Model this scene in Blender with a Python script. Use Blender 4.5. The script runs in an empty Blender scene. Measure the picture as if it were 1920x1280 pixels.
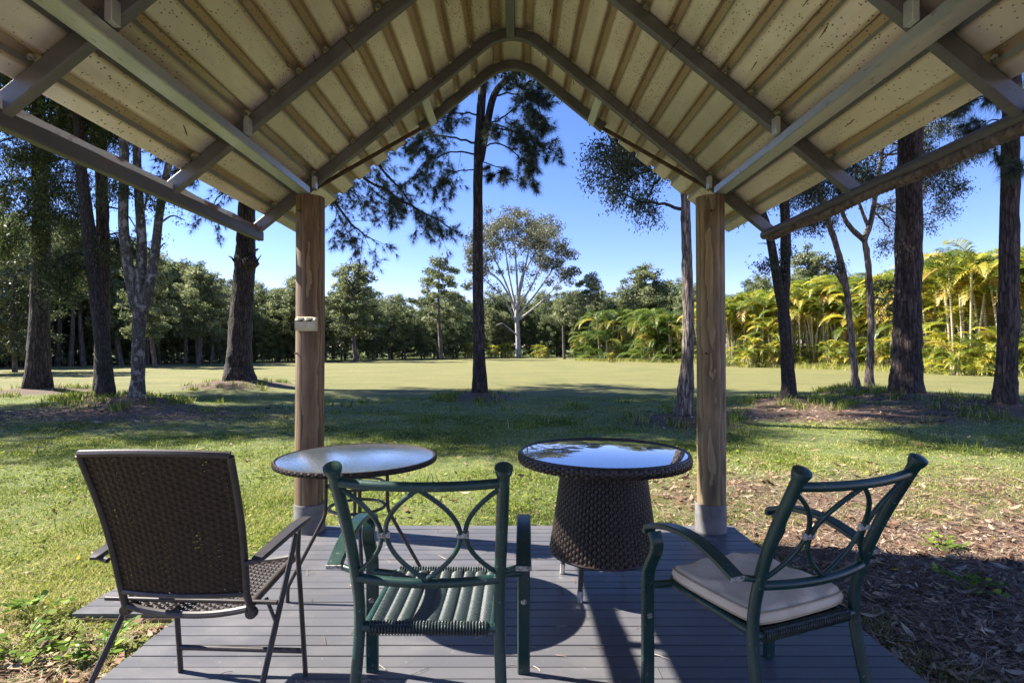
import bpy, math, random
import numpy as np
from mathutils import Vector, Matrix

R = math.radians
scene = bpy.context.scene
COL = scene.collection
F, H, CX, CY = 1044.0, 1.35, 960.0, 655.0        # camera focal length (px of the 1920 wide photo), eye height, horizon


def at(px, py, Y):
    """world point standing at distance Y that is seen at photo pixel px, py"""
    return np.array(((px - CX) / F * Y, Y, H - (py - CY) / F * Y))


def V(*a):
    return np.array(a, float)


# ------------------------------------------------------------------ geometry
class Geo:
    def __init__(self):
        self.v, self.q, self.t, self.r, self.n = [], [], [], [], 0
        self.qm, self.tm = [], []

    def add(self, v, q=None, t=None, m=0, rnd=0.5):
        v = np.asarray(v, float).reshape(-1, 3)
        if q is not None and len(q):
            q = np.asarray(q, np.int64).reshape(-1, 4) + self.n
            self.q.append(q)
            self.qm.append(np.full(len(q), m))
        if t is not None and len(t):
            t = np.asarray(t, np.int64).reshape(-1, 3) + self.n
            self.t.append(t)
            self.tm.append(np.full(len(t), m))
        self.v.append(v)
        self.r.append(np.broadcast_to(np.asarray(rnd, float), (len(v),)).copy())
        self.n += len(v)
        return self

    def arrays(self):
        v = np.concatenate(self.v) if self.v else np.zeros((0, 3))
        q = np.concatenate(self.q) if self.q else np.zeros((0, 4), np.int64)
        t = np.concatenate(self.t) if self.t else np.zeros((0, 3), np.int64)
        return v, q, t, np.concatenate(self.r), (np.concatenate(self.qm) if self.q else np.zeros(0, int)), (np.concatenate(self.tm) if self.t else np.zeros(0, int))

    def merge(self, other, M=None, off=None):
        v, q, t, r, qm, tm = other
        if M is not None:
            v = v @ M.T
        if off is not None:
            v = v + off
        if len(q):
            self.q.append(q + self.n)
            self.qm.append(qm)
        if len(t):
            self.t.append(t + self.n)
            self.tm.append(tm)
        self.v.append(v)
        self.r.append(r)
        self.n += len(v)

    def build(self, name, mats, parent=None, off=None, smooth=True, attrs=None):
        v, q, t, r, qm, tm = self.arrays()
        if off is not None:
            v = v - np.asarray(off)
        me = bpy.data.meshes.new(name)
        me.vertices.add(len(v))
        me.vertices.foreach_set('co', v.astype(np.float32).ravel())
        nl = q.size + t.size
        me.loops.add(nl)
        me.loops.foreach_set('vertex_index', np.concatenate((q.ravel(), t.ravel())).astype(np.int32))
        nf = len(q) + len(t)
        me.polygons.add(nf)
        st = np.concatenate((np.arange(len(q)) * 4, q.size + np.arange(len(t)) * 3)).astype(np.int32)
        me.polygons.foreach_set('loop_start', st)
        me.polygons.foreach_set('material_index', np.concatenate((qm, tm)).astype(np.int32))
        if smooth:
            me.polygons.foreach_set('use_smooth', np.ones(nf, bool))
        else:
            me.polygons.foreach_set('use_smooth', np.zeros(nf, bool))
        if not isinstance(mats, (list, tuple)):
            mats = [mats]
        for m in mats:
            me.materials.append(m)
        a = me.attributes.new('rnd', 'FLOAT', 'POINT')
        a.data.foreach_set('value', r.astype(np.float32))
        for k, arr in (attrs or {}).items():
            a = me.attributes.new(k, 'FLOAT', 'POINT')
            a.data.foreach_set('value', np.asarray(arr, np.float32))
        me.update(calc_edges=True)
        if smooth and smooth != 'full':
            try:
                me.set_sharp_from_angle(angle=R(38))
            except Exception:
                pass
        o = bpy.data.objects.new(name, me)
        COL.objects.link(o)
        if parent is not None:
            o.parent = parent
        return o

    # ---- shapes
    def box(self, c, s, M=None, b=0.0, m=0):
        """box centred at c with full size s, optionally with chamfered edges"""
        c, s = np.asarray(c, float), np.asarray(s, float) / 2
        if b <= 0:
            v = np.array([[x, y, z] for x in (-1, 1) for y in (-1, 1) for z in (-1, 1)], float) * s
            q = [[0, 1, 3, 2], [4, 6, 7, 5], [0, 4, 5, 1], [2, 3, 7, 6], [0, 2, 6, 4], [1, 5, 7, 3]]
            t = None
        else:
            vs, q, t = [], [], []
            idx = {}
            for sx in (-1, 1):
                for sy in (-1, 1):
                    for sz in (-1, 1):
                        sg = (sx, sy, sz)
                        for ax in range(3):
                            p = [sg[k] * (s[k] - (0 if k == ax else b)) for k in range(3)]
                            idx[sg + (ax,)] = len(vs)
                            vs.append(p)
            for ax in range(3):
                o1, o2 = [k for k in range(3) if k != ax]
                for sg in (-1, 1):
                    f = []
                    for a1, a2 in ((-1, -1), (1, -1), (1, 1), (-1, 1)):
                        k = [0, 0, 0]
                        k[ax], k[o1], k[o2] = sg, a1, a2
                        f.append(idx[tuple(k) + (ax,)])
                    q.append(f)
                for a1 in (-1, 1):
                    for a2 in (-1, 1):
                        lo, hi = [0] * 3, [0] * 3
                        lo[ax], hi[ax] = -1, 1
                        lo[o1] = hi[o1] = a1
                        lo[o2] = hi[o2] = a2
                        q.append([idx[tuple(lo) + (o1,)], idx[tuple(hi) + (o1,)], idx[tuple(hi) + (o2,)], idx[tuple(lo) + (o2,)]])
            for sx in (-1, 1):
                for sy in (-1, 1):
                    for sz in (-1, 1):
                        t.append([idx[(sx, sy, sz, k)] for k in range(3)])
            v = np.array(vs, float)
        if M is not None:
            v = v @ np.asarray(M).T
        return self.add(v + c, q, t, m)

    def tube(self, pts, r, seg=10, caps=True, m=0, rnd=0.5, up=None, sec=None, fn=None):
        """swept tube along pts; sec = optional (k,2) cross section (unit), r radius scalar or list"""
        P = np.asarray(pts, float)
        n = len(P)
        r = np.broadcast_to(np.asarray(r, float), (n,)) if np.ndim(r) < 1 else np.asarray(r, float)
        T = np.gradient(P, axis=0) if n > 2 else np.repeat((P[1] - P[0])[None], 2, 0)
        T = T / (np.linalg.norm(T, axis=1, keepdims=True) + 1e-12)
        u = np.asarray(up, float) if up is not None else (V(0, 0, 1) if abs(T[0][2]) < .9 else V(1, 0, 0))
        N = np.zeros((n, 3))
        N[0] = u - T[0] * u.dot(T[0])
        N[0] /= np.linalg.norm(N[0]) + 1e-12
        for i in range(1, n):
            b = (N[i - 1] if up is None else u)
            b = b - T[i] * b.dot(T[i])
            N[i] = b / (np.linalg.norm(b) + 1e-12)
        B = np.cross(T, N)
        if sec is None:
            a = np.arange(seg) / seg * 2 * math.pi
            sec = np.stack((np.cos(a), np.sin(a)), 1)
        k = len(sec)
        S = N[:, None, :] * sec[None, :, 0:1] + B[:, None, :] * sec[None, :, 1:2]
        rr = np.repeat(r[:, None], k, 1)
        if fn is not None:
            rr = rr * fn(np.arange(n)[:, None], np.arange(k)[None, :])
        v = P[:, None, :] + S * rr[:, :, None]
        v = v.reshape(-1, 3)
        i, j = np.meshgrid(np.arange(n - 1), np.arange(k), indexing='ij')
        j2 = (j + 1) % k
        q = np.stack((i * k + j, i * k + j2, (i + 1) * k + j2, (i + 1) * k + j), -1).reshape(-1, 4)
        t = None
        if caps:
            v = np.concatenate((v, P[:1], P[-1:]))
            a = np.arange(k)
            a2 = (a + 1) % k
            t = np.concatenate((np.stack((np.full(k, n * k), a2, a), 1), np.stack((np.full(k, n * k + 1), (n - 1) * k + a, (n - 1) * k + a2), 1)))
        return self.add(v, q, t, m, rnd)

    def lathe(self, prof, c=(0, 0, 0), seg=24, M=None, m=0):
        pr = np.asarray(prof, float)
        a = np.arange(seg) / seg * 2 * math.pi
        v = np.stack((pr[:, None, 0] * np.cos(a), pr[:, None, 0] * np.sin(a), np.repeat(pr[:, None, 1], seg, 1)), -1).reshape(-1, 3)
        if M is not None:
            v = v @ np.asarray(M).T
        n = len(pr)
        i, j = np.meshgrid(np.arange(n - 1), np.arange(seg), indexing='ij')
        j2 = (j + 1) % seg
        q = np.stack((i * seg + j, i * seg + j2, (i + 1) * seg + j2, (i + 1) * seg + j), -1).reshape(-1, 4)
        return self.add(v + np.asarray(c, float), q, None, m)

    def grid(self, v, nu, nv, m=0, rnd=0.5):
        i, j = np.meshgrid(np.arange(nu - 1), np.arange(nv - 1), indexing='ij')
        q = np.stack((i * nv + j, (i + 1) * nv + j, (i + 1) * nv + j + 1, i * nv + j + 1), -1).reshape(-1, 4)
        return self.add(v, q, None, m, rnd)


def smooth_path(pts, n=24):
    """Catmull-Rom through control points"""
    P = np.asarray(pts, float)
    P = np.concatenate((2 * P[:1] - P[1:2], P, 2 * P[-1:] - P[-2:-1]))
    out = []
    m = len(P) - 3
    for s in np.linspace(0, m - 1e-6, n):
        i = int(s)
        t = s - i
        a, b, c, d = P[i:i + 4]
        out.append(.5 * (2 * b + (c - a) * t + (2 * a - 5 * b + 4 * c - d) * t * t + (3 * b - a - 3 * c + d) * t ** 3))
    return np.array(out)


def weave(G, fn, nu, nv, amp, cover=.96, sub=4, closed=False, m=0):
    """woven rattan: nv ribbons running along u, going over and under nu stakes; fn(u,v) -> points, normals"""
    ns = nu * sub + (0 if closed else 1)
    u = np.arange(ns) / (nu * sub)
    for i in range(nv):
        d = amp * np.cos(math.pi * (u * nu + i))
        half = cover * .5 / nv
        rows = []
        for dv, bul in ((-half, 0), (0, amp * .55), (half, 0)):
            p, nn = fn(u, np.full(ns, (i + .5) / nv + dv))
            rows.append(p + nn * (d + np.sign(d) * bul * np.minimum(1, np.abs(d) / amp * 2))[:, None])
        v = np.stack(rows, 1).reshape(-1, 3)
        k = ns if closed else ns - 1
        a = np.arange(k)
        b = (a + 1) % ns
        q = np.concatenate([np.stack((a * 3 + c, b * 3 + c, b * 3 + c + 1, a * 3 + c + 1), 1) for c in (0, 1)])
        G.add(v, q, None, m)
    vv = np.linspace(0, 1, max(8, nv // 2))
    for k in range(nu + (0 if closed else 1)):
        p, nn = fn(np.full(len(vv), k / nu), vv)
        G.tube(p, amp * .8, 5, False, m)


# ------------------------------------------------------------------ objects
def tag(o, label, cat, group=None):
    o['label'] = label
    o['category'] = cat
    if group:
        o['group'] = group
    return o


def thing(name, label, cat, loc=(0, 0, 0), rz=0.0, group=None):
    o = bpy.data.objects.new(name, None)
    o.empty_display_size = .2
    COL.objects.link(o)
    o.location = [float(x) for x in loc]
    o.rotation_euler = (0, 0, rz)
    return tag(o, label, cat, group)


def copy_tree(o, parent=None):
    c = o.copy()
    COL.objects.link(c)
    c.parent = parent
    for ch in list(o.children):
        copy_tree(ch, c)
    return c


# ------------------------------------------------------------------ materials
class Nodes:
    def __init__(self, name):
        self.mat = bpy.data.materials.new(name)
        self.mat.use_nodes = True
        self.t = self.mat.node_tree
        self.t.nodes.clear()
        self.out = self.t.nodes.new('ShaderNodeOutputMaterial')

    def n(self, typ, props=None, **ins):
        nd = self.t.nodes.new('ShaderNode' + typ)
        for k, v in (props or {}).items():
            setattr(nd, k, v)
        for k, v in ins.items():
            self.set(nd, k.replace('_', ' '), v)
        return nd

    def set(self, nd, key, v):
        s = nd.inputs[int(key[1:])] if key[0] == '#' else nd.inputs[key]
        if isinstance(v, bpy.types.NodeSocket):
            self.t.links.new(v, s)
        elif isinstance(v, (tuple, list)) and len(v) == 3 and s.type == 'RGBA':
            s.default_value = (*v, 1)
        else:
            s.default_value = v

    def obj(self, scale=(1, 1, 1), rot=(0, 0, 0)):
        tc = self.n('TexCoord')
        mp = self.n('Mapping', Scale=scale, Rotation=rot)
        self.t.links.new(tc.outputs['Object'], mp.inputs['Vector'])
        return mp.outputs[0]

    def noise(self, vec, scale=5, detail=4, rough=.55, dist=0):
        return self.n('TexNoise', Vector=vec, Scale=scale, Detail=detail, Roughness=rough, Distortion=dist).outputs['Fac']

    def ramp(self, fac, stops, interp='LINEAR'):
        nd = self.n('ValToRGB', Fac=fac)
        cr = nd.color_ramp
        cr.interpolation = interp
        while len(cr.elements) < len(stops):
            cr.elements.new(.5)
        for e, (p, c) in zip(cr.elements, stops):
            e.position = p
            e.color = (c, c, c, 1) if not isinstance(c, (tuple, list)) else (*c, 1)
        return nd.outputs[0]

    def mix(self, fac, a, b, mode='MIX'):
        nd = self.n('Mix', dict(data_type='RGBA', blend_type=mode))
        self.set(nd, '#0', fac)
        self.set(nd, '#6', a)
        self.set(nd, '#7', b)
        return nd.outputs[2]

    def math(self, op, a, b=0.0, c=0.0):
        nd = self.n('Math', dict(operation=op))
        self.set(nd, '#0', a)
        self.set(nd, '#1', b)
        self.set(nd, '#2', c)
        return nd.outputs[0]

    def attr(self, name):
        return self.n('Attribute', dict(attribute_name=name)).outputs['Fac']

    def bump(self, h, strength=.5, dist=.01, normal=None):
        nd = self.n('Bump', Height=h, Strength=strength, Distance=dist)
        if normal is not None:
            self.set(nd, 'Normal', normal)
        return nd.outputs[0]

    def pbr(self, col, rough=.6, normal=None, metal=0.0, **kw):
        p = self.n('BsdfPrincipled')
        self.set(p, 'Base Color', col)
        self.set(p, 'Roughness', rough)
        self.set(p, 'Metallic', metal)
        if normal is not None:
            self.set(p, 'Normal', normal)
        for k, v in kw.items():
            self.set(p, k.replace('_', ' '), v)
        return p.outputs[0]

    def done(self, sh):
        self.t.links.new(sh, self.out.inputs[0])
        return self.mat


def leaf_mat(name, stops, trans=.35, gloss=.06, patch=None, pscale=.6, rough=.5):
    N = Nodes(name)
    c = N.ramp(N.attr('rnd'), stops)
    if patch is not None:
        c = N.mix(N.ramp(N.noise(N.obj(), pscale, 3), [(.42, 0.0), (.62, 1.0)]), c, patch)
    d = N.n('BsdfDiffuse', Color=c).outputs[0]
    tr = N.n('BsdfTranslucent', Color=c).outputs[0]
    m1 = N.n('MixShader', Fac=trans)
    N.t.links.new(d, m1.inputs[1])
    N.t.links.new(tr, m1.inputs[2])
    g = N.n('BsdfGlossy', Color=(1, 1, 1), Roughness=rough).outputs[0]
    m2 = N.n('MixShader', Fac=gloss)
    N.t.links.new(m1.outputs[0], m2.inputs[1])
    N.t.links.new(g, m2.inputs[2])
    return N.done(m2.outputs[0])


def bark_mat(name, dark, mid, light, vs=(9, 9, 1.6), lich=None, bd=.03):
    N = Nodes(name)
    w = N.n('TexNoise', Vector=N.obj((1, 1, .6)), Scale=5, Detail=4).outputs['Color']
    vv = N.mix(.55, N.obj((vs[0] * 1.7, vs[1] * 1.7, vs[2] * 2.2)), w, 'ADD')
    vo = N.n('TexVoronoi', dict(feature='DISTANCE_TO_EDGE'), Vector=vv, Scale=1.0).outputs['Distance']
    rd = N.noise(N.obj((vs[0] * 1.6, vs[1] * 1.6, vs[2] * .8)), 1.0, 3, .5, .4)
    rd = N.math('MULTIPLY', N.math('ABSOLUTE', N.math('SUBTRACT', rd, .5)), 5.0)
    fine = N.noise(N.obj((40, 40, 12)), 1.0, 6, .7)
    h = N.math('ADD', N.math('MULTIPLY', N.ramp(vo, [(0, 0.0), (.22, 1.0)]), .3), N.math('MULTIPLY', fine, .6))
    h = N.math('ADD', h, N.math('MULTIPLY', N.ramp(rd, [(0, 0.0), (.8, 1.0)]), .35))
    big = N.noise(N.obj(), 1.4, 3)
    c = N.ramp(N.math('ADD', h, N.math('MULTIPLY', N.math('SUBTRACT', big, .5), .35)), [(.40, dark), (.66, mid), (.95, light)])  # bark tones, with the shade of the furrows deepened in the colour
    if lich is not None:
        c = N.mix(N.ramp(N.noise(N.obj((7, 7, 5)), 1.0, 4, .6), [(.52, 0.0), (.6, 1.0)]), c, lich)
    return N.done(N.pbr(c, .9, N.bump(h, 1.0, bd)))
# ------------------------------------------------------------------ material set
M = {}


def make_materials():
    # dark woven rattan
    N = Nodes('wicker')
    n = N.noise(N.obj((40, 40, 40)), 1, 3)
    M['wicker'] = N.done(N.pbr(N.ramp(n, [(.3, (.013, .008, .006)), (.75, (.034, .020, .014))]), .45, None, 0.0, Specular_IOR_Level=.3))
    N = Nodes('wicker_grey')
    n = N.noise(N.obj((40, 40, 40)), 1, 3)
    M['wicker2'] = N.done(N.pbr(N.ramp(n, [(.3, (.014, .009, .007)), (.75, (.036, .025, .020))]), .42, None, 0.0, Specular_IOR_Level=.4))
    N = Nodes('bronze_tube')
    n = N.noise(N.obj((25, 25, 25)), 1, 4)
    M['bronze'] = N.done(N.pbr(N.ramp(n, [(.3, (.022, .016, .013)), (.8, (.055, .042, .036))]), .42))
    N = Nodes('arm_plastic')
    n = N.noise(N.obj((20, 60, 20)), 1, 4)
    M['armpad'] = N.done(N.pbr(N.ramp(n, [(.3, (.03, .027, .028)), (.8, (.055, .05, .052))]), .38, N.bump(n, .15, .002)))
    # green enamel with chips and dust
    N = Nodes('green_enamel')
    n = N.noise(N.obj((9, 9, 9)), 1, 5, .6)
    chips = N.ramp(N.noise(N.obj((60, 60, 60)), 1, 3, .6), [(.66, 0.0), (.69, 1.0)])
    dust = N.ramp(N.noise(N.obj((14, 14, 22)), 1, 5, .7), [(.48, 0.0), (.85, .28)])
    c = N.ramp(n, [(.3, (.005, .026, .022)), (.75, (.011, .045, .038))])
    c = N.mix(dust, c, (.05, .08, .072))
    c = N.mix(N.math('MULTIPLY', chips, .75), c, (.16, .19, .17))
    M['green'] = N.done(N.pbr(c, N.ramp(n, [(.3, .3), (.8, .5)]), N.bump(N.noise(N.obj((90, 90, 90)), 1, 2), .06, .002)))
    N = Nodes('green_cord')
    n = N.noise(N.obj((60, 60, 60)), 1, 3)
    lines = N.n('TexWave', dict(wave_type='BANDS', bands_direction='Y'), Vector=N.obj(), Scale=28, Distortion=1.2, Detail=2).outputs['Fac']
    M['cord'] = N.done(N.pbr(N.ramp(n, [(.3, (.010, .018, .018)), (.8, (.026, .042, .041))]), .45, N.bump(lines, .7, .003)))
    N = Nodes('worn_metal_tip')
    n = N.noise(N.obj((70, 70, 70)), 1, 3)
    M['worn'] = N.done(N.pbr(N.ramp(n, [(.35, (.10, .10, .09)), (.6, (.42, .4, .36))]), .6))
    N = Nodes('beige_canvas')
    st = N.noise(N.obj((5, 5, 5)), 1, 4)
    wv = N.noise(N.obj((350, 350, 350)), 1, 1)
    wr = N.noise(N.obj((16, 5, 8)), 1, 3, .5, .6)
    bb = N.bump(wr, .55, .018, N.bump(wv, .2, .001))
    M['canvas'] = N.done(N.pbr(N.ramp(st, [(.3, (.52, .42, .30)), (.75, (.74, .64, .49))]), .9, bb))
    N = Nodes('piping')
    M['piping'] = N.done(N.pbr((.40, .31, .2), .85))
    # table glass: smoked pane on dark weave and pebbled pane
    N = Nodes('smoked_glass')
    M['glass_dark'] = N.done(N.pbr((.50, .53, .57), N.ramp(N.noise(N.obj((6, 6, 6)), 1, 4), [(.4, .008), (.8, .04)]), None, .75, IOR=1.8))
    N = Nodes('pebbled_glass')
    p = N.noise(N.obj((85, 85, 85)), 1, 2)
    bb = N.bump(p, .55, .004)
    g = N.pbr((.50, .66, .80), .04, bb, 0.0, IOR=1.85, Transmission_Weight=.9)
    M['glass_pebble'] = N.done(g)
    N = Nodes('pale_disc')
    M['disc'] = N.done(N.pbr((.62, .63, .62), .4))
    N = Nodes('chrome')
    M['chrome'] = N.done(N.pbr((.7, .7, .7), .25, None, 1.0))
    # composite deck
    N = Nodes('composite_deck')
    oi = N.attr('rnd')
    fib = N.noise(N.obj((3, 90, 90)), 1, 4, .6)
    dirt = N.noise(N.obj((1.2, 2.2, 1)), 2.2, 6, .65)
    spots = N.ramp(N.noise(N.obj((40, 40, 40)), 1, 2), [(.70, 0.0), (.74, 1.0)])
    c = N.mix(oi, (.088, .088, .095), (.110, .109, .116))
    c = N.mix(N.math('MULTIPLY', fib, .4), c, (.085, .081, .09))
    c = N.mix(N.ramp(dirt, [(.48, 0.0), (.75, .5)]), c, (.165, .155, .15))
    c = N.mix(N.math('MULTIPLY', spots, .55), c, (.27, .25, .23))
    h = N.math('ADD', N.math('MULTIPLY', dirt, .7), N.math('MULTIPLY', fib, .5))
    M['deck'] = N.done(N.pbr(c, N.ramp(dirt, [(.3, .36), (.7, .55)]), N.bump(h, .13, .002)))
    N = Nodes('bare_timber')
    n = N.noise(N.obj((2, 40, 40)), 1, 4)
    M['joist'] = N.done(N.pbr(N.ramp(n, [(.3, (.09, .06, .035)), (.8, (.2, .14, .09))]), .85))
    # roof sheet: cream zincalume, rust tinted ribs, speckle
    N = Nodes('roof_sheet')
    rib = N.attr('rib')
    big = N.noise(N.obj((2.5, .55, 2.5)), 1.3, 5, .6)
    streak = N.noise(N.obj((9, .9, 9)), 1, 4, .6)
    tone = N.ramp(N.noise(N.obj(), .8, 3), [(.35, (.70, .58, .49)), (.7, (.86, .765, .67))])
    grey = N.ramp(N.noise(N.obj((1.6, .7, 1.6)), 1.0, 5, .65), [(.42, 0.0), (.64, .75)])
    tone = N.mix(grey, tone, (.50, .445, .375))
    rust = N.ramp(N.math('ADD', N.math('MULTIPLY', rib, .30), N.math('MULTIPLY', N.math('ADD', big, streak), .42)), [(.46, 0.0), (.72, 1.0)])
    c = N.mix(N.math('MULTIPLY', rust, .75), tone, (.30, .175, .065))
    vo = N.n('TexVoronoi', dict(feature='F1'), Vector=N.obj((58, 40, 58)), Scale=1.0, Randomness=1.0)
    sz = N.math('MULTIPLY', N.ramp(N.noise(N.obj(), 2.0, 3), [(.3, .3), (.7, 1.0)]), .30)
    spk = N.math('MULTIPLY', N.math('LESS_THAN', vo.outputs['Distance'], sz), N.math('GREATER_THAN', N.n('SeparateColor', Color=vo.outputs['Color']).outputs[0], .22))
    c = N.mix(N.math('MULTIPLY', spk, .8), c, (.085, .055, .03))
    M['sheet'] = N.done(N.pbr(c, N.ramp(big, [(.3, .34), (.7, .55)]), N.bump(streak, .12, .006), .55))
    N = Nodes('sheet_top')
    M['sheettop'] = N.done(N.pbr((.30, .33, .30), .5, None, .3))
    # grey painted steel frame
    N = Nodes('grey_steel')
    n = N.noise(N.obj((3, 3, 3)), 1.5, 6, .65)
    sp = N.ramp(N.noise(N.obj((70, 70, 70)), 1, 2), [(.66, 0.0), (.72, 1.0)])
    c = N.ramp(n, [(.3, (.095, .088, .083)), (.7, (.155, .147, .14))])
    c = N.mix(N.math('MULTIPLY', sp, .5), c, (.06, .045, .035))
    M['steel'] = N.done(N.pbr(c, .5, N.bump(n, .08, .004), .25))
    N = Nodes('galvanised_beam')
    n = N.noise(N.obj((4, 1.2, 4)), 2, 6, .65)
    fl = N.noise(N.obj((45, 12, 45)), 1, 3)
    c = N.ramp(n, [(.3, (.42, .44, .43)), (.55, (.54, .55, .52)), (.75, (.6, .57, .46))])
    c = N.mix(N.ramp(fl, [(.62, 0.0), (.72, .6)]), c, (.16, .13, .09))
    M['galv'] = N.done(N.pbr(c, .33, N.bump(fl, .1, .003), .55))
    N = Nodes('eave_paint')
    n = N.noise(N.obj((5, 1.0, 5)), 2, 5, .65)
    c = N.ramp(n, [(.3, (.062, .055, .05)), (.6, (.10, .092, .084)), (.66, (.12, .075, .06))])
    M['eave'] = N.done(N.pbr(c, .45, N.bump(n, .12, .005), .15))
    N = Nodes('white_lip')
    n = N.noise(N.obj((9, 4, 9)), 1, 4)
    M['lip'] = N.done(N.pbr(N.ramp(n, [(.42, (.16, .09, .07)), (.5, (.62, .63, .64))]), .4))
    N = Nodes('rust_trim')
    n = N.noise(N.obj((8, 8, 8)), 2, 5, .6)
    M['rust'] = N.done(N.pbr(N.ramp(n, [(.3, (.03, .018, .01)), (.7, (.12, .065, .03))]), .85))
    N = Nodes('conduit')
    n = N.noise(N.obj((30, 30, 30)), 1, 4)
    M['conduit'] = N.done(N.pbr(N.ramp(n, [(.3, (.05, .035, .025)), (.7, (.17, .14, .11))]), .9))
    # round timber posts
    for nm, c0, c1, c2 in (('post_brown', (.045, .026, .013), (.155, .097, .05), (.32, .22, .125)), ('post_pale', (.075, .05, .025), (.215, .155, .078), (.42, .325, .18))):
        N = Nodes(nm)
        w = N.noise(N.obj((1.6, 1.6, .35)), 2, 3)
        g = N.noise(N.obj((15, 15, 1.1)), 1, 6, .62, 1.6)
        rings = N.n('TexWave', dict(wave_type='RINGS', rings_direction='Z', wave_profile='SAW'), Vector=N.obj((1, 1, .22)), Scale=13, Distortion=6.0, Detail=3).outputs['Fac']
        f = N.math('ADD', N.math('MULTIPLY', g, .7), N.math('MULTIPLY', rings, .28))
        c = N.ramp(f, [(.28, c0), (.52, c1), (.8, c2)])
        c = N.mix(N.ramp(w, [(.45, 0.0), (.7, .4)]), c, (.17, .14, .105))
        kn = N.n('TexVoronoi', dict(feature='F1'), Vector=N.obj((5.5, 5.5, 1.9)), Scale=1.0).outputs['Distance']
        c = N.mix(N.ramp(kn, [(.10, .85), (.2, 0.0)]), c, c0)
        c = N.mix(N.ramp(N.noise(N.obj((3, 3, 1.2)), 1, 5, .65), [(.5, 0.0), (.72, .55)]), c, c0)
        crack = N.ramp(N.noise(N.obj((38, 38, .5)), 1, 2), [(.70, 0.0), (.74, 1.0)])
        c = N.mix(N.math('MULTIPLY', crack, .7), c, (.03, .02, .012))
        M[nm] = N.done(N.pbr(c, .72, N.bump(N.math('SUBTRACT', f, crack), .5, .004)))
    N = Nodes('post_shoe')
    n = N.noise(N.obj((6, 6, 6)), 2, 6, .65)
    M['shoe'] = N.done(N.pbr(N.ramp(n, [(.3, (.085, .08, .077)), (.7, (.16, .155, .15))]), .65, N.bump(n, .15, .004)))
    N = Nodes('cream_plastic')
    n = N.noise(N.obj((20, 20, 20)), 1, 5)
    M['cream'] = N.done(N.pbr(N.ramp(n, [(.3, (.33, .29, .19)), (.6, (.46, .42, .30))]), .5))
    N = Nodes('dark_flap')
    M['flap'] = N.done(N.pbr((.014, .012, .010), .6))
    # bark
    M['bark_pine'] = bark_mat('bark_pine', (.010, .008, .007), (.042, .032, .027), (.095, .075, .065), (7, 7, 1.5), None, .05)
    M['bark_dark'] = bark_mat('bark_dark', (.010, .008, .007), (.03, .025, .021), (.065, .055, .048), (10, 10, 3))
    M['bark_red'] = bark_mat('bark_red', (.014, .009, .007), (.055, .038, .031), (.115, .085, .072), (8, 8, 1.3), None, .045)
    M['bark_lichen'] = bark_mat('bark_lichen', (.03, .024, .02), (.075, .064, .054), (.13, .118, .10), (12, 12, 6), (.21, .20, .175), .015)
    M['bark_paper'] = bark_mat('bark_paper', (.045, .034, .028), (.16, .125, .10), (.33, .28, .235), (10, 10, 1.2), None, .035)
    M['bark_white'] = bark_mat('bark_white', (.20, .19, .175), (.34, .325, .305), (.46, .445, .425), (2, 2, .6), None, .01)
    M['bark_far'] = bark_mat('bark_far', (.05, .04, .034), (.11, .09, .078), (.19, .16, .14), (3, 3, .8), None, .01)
    # foliage
    M['needle'] = leaf_mat('needle', [(0, (.024, .038, .024)), (.6, (.062, .088, .048)), (1, (.165, .185, .095))], .35, .04)
    M['leaf_dark'] = leaf_mat('leaf_dark', [(0, (.018, .032, .012)), (.55, (.046, .07, .022)), (.88, (.105, .13, .038)), (1, (.23, .21, .055))], .38, .03)
    M['leaf_grey'] = leaf_mat('leaf_grey', [(0, (.022, .034, .022)), (.6, (.05, .068, .04)), (1, (.12, .135, .08))], .35, .02)
    M['leaf_gum'] = leaf_mat('leaf_gum', [(0, (.055, .058, .028)), (.55, (.155, .165, .095)), (1, (.30, .295, .18))], .35, .03, (.115, .12, .07), .25)
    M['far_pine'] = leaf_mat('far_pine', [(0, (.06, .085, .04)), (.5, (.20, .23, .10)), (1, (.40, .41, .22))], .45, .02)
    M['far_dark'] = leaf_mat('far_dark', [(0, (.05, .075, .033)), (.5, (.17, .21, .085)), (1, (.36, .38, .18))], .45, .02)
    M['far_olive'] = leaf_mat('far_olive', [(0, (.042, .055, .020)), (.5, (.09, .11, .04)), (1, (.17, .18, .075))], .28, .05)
    M['frond'] = leaf_mat('frond', [(0, (.05, .09, .014)), (.35, (.16, .22, .024)), (.62, (.50, .48, .045)), (.88, (.62, .46, .06)), (1, (.42, .27, .07))], .45, .05)
    M['frond_green'] = leaf_mat('frond_green', [(0, (.05, .09, .016)), (.45, (.12, .18, .03)), (.8, (.28, .31, .05)), (1, (.42, .32, .06))], .42, .03)
    N = Nodes('cane')
    n = N.n('TexWave', dict(wave_type='BANDS', bands_direction='Z'), Vector=N.obj(), Scale=3.2, Distortion=1.0).outputs['Fac']
    M['cane'] = N.done(N.pbr(N.ramp(n, [(.05, (.16, .12, .06)), (.3, (.36, .31, .17)), (1, (.48, .43, .27))]), .6))
    M['grass'] = leaf_mat('grass', [(0, (.05, .095, .014)), (.38, (.17, .225, .03)), (.7, (.36, .38, .07)), (1, (.58, .50, .26))], .42, .008)
    M['weed'] = leaf_mat('weed', [(0, (.06, .13, .02)), (.6, (.16, .26, .035)), (1, (.30, .38, .05))], .42, .015)
    M['litter'] = leaf_mat('litter', [(0, (.045, .024, .014)), (.4, (.15, .088, .055)), (.75, (.33, .215, .14)), (.97, (.50, .40, .29)), (1, (.55, .40, .05))], .15, .015)
    M['straw'] = leaf_mat('straw', [(0, (.14, .07, .042)), (.5, (.30, .18, .115)), (1, (.52, .43, .33))], .1, .05)
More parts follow.
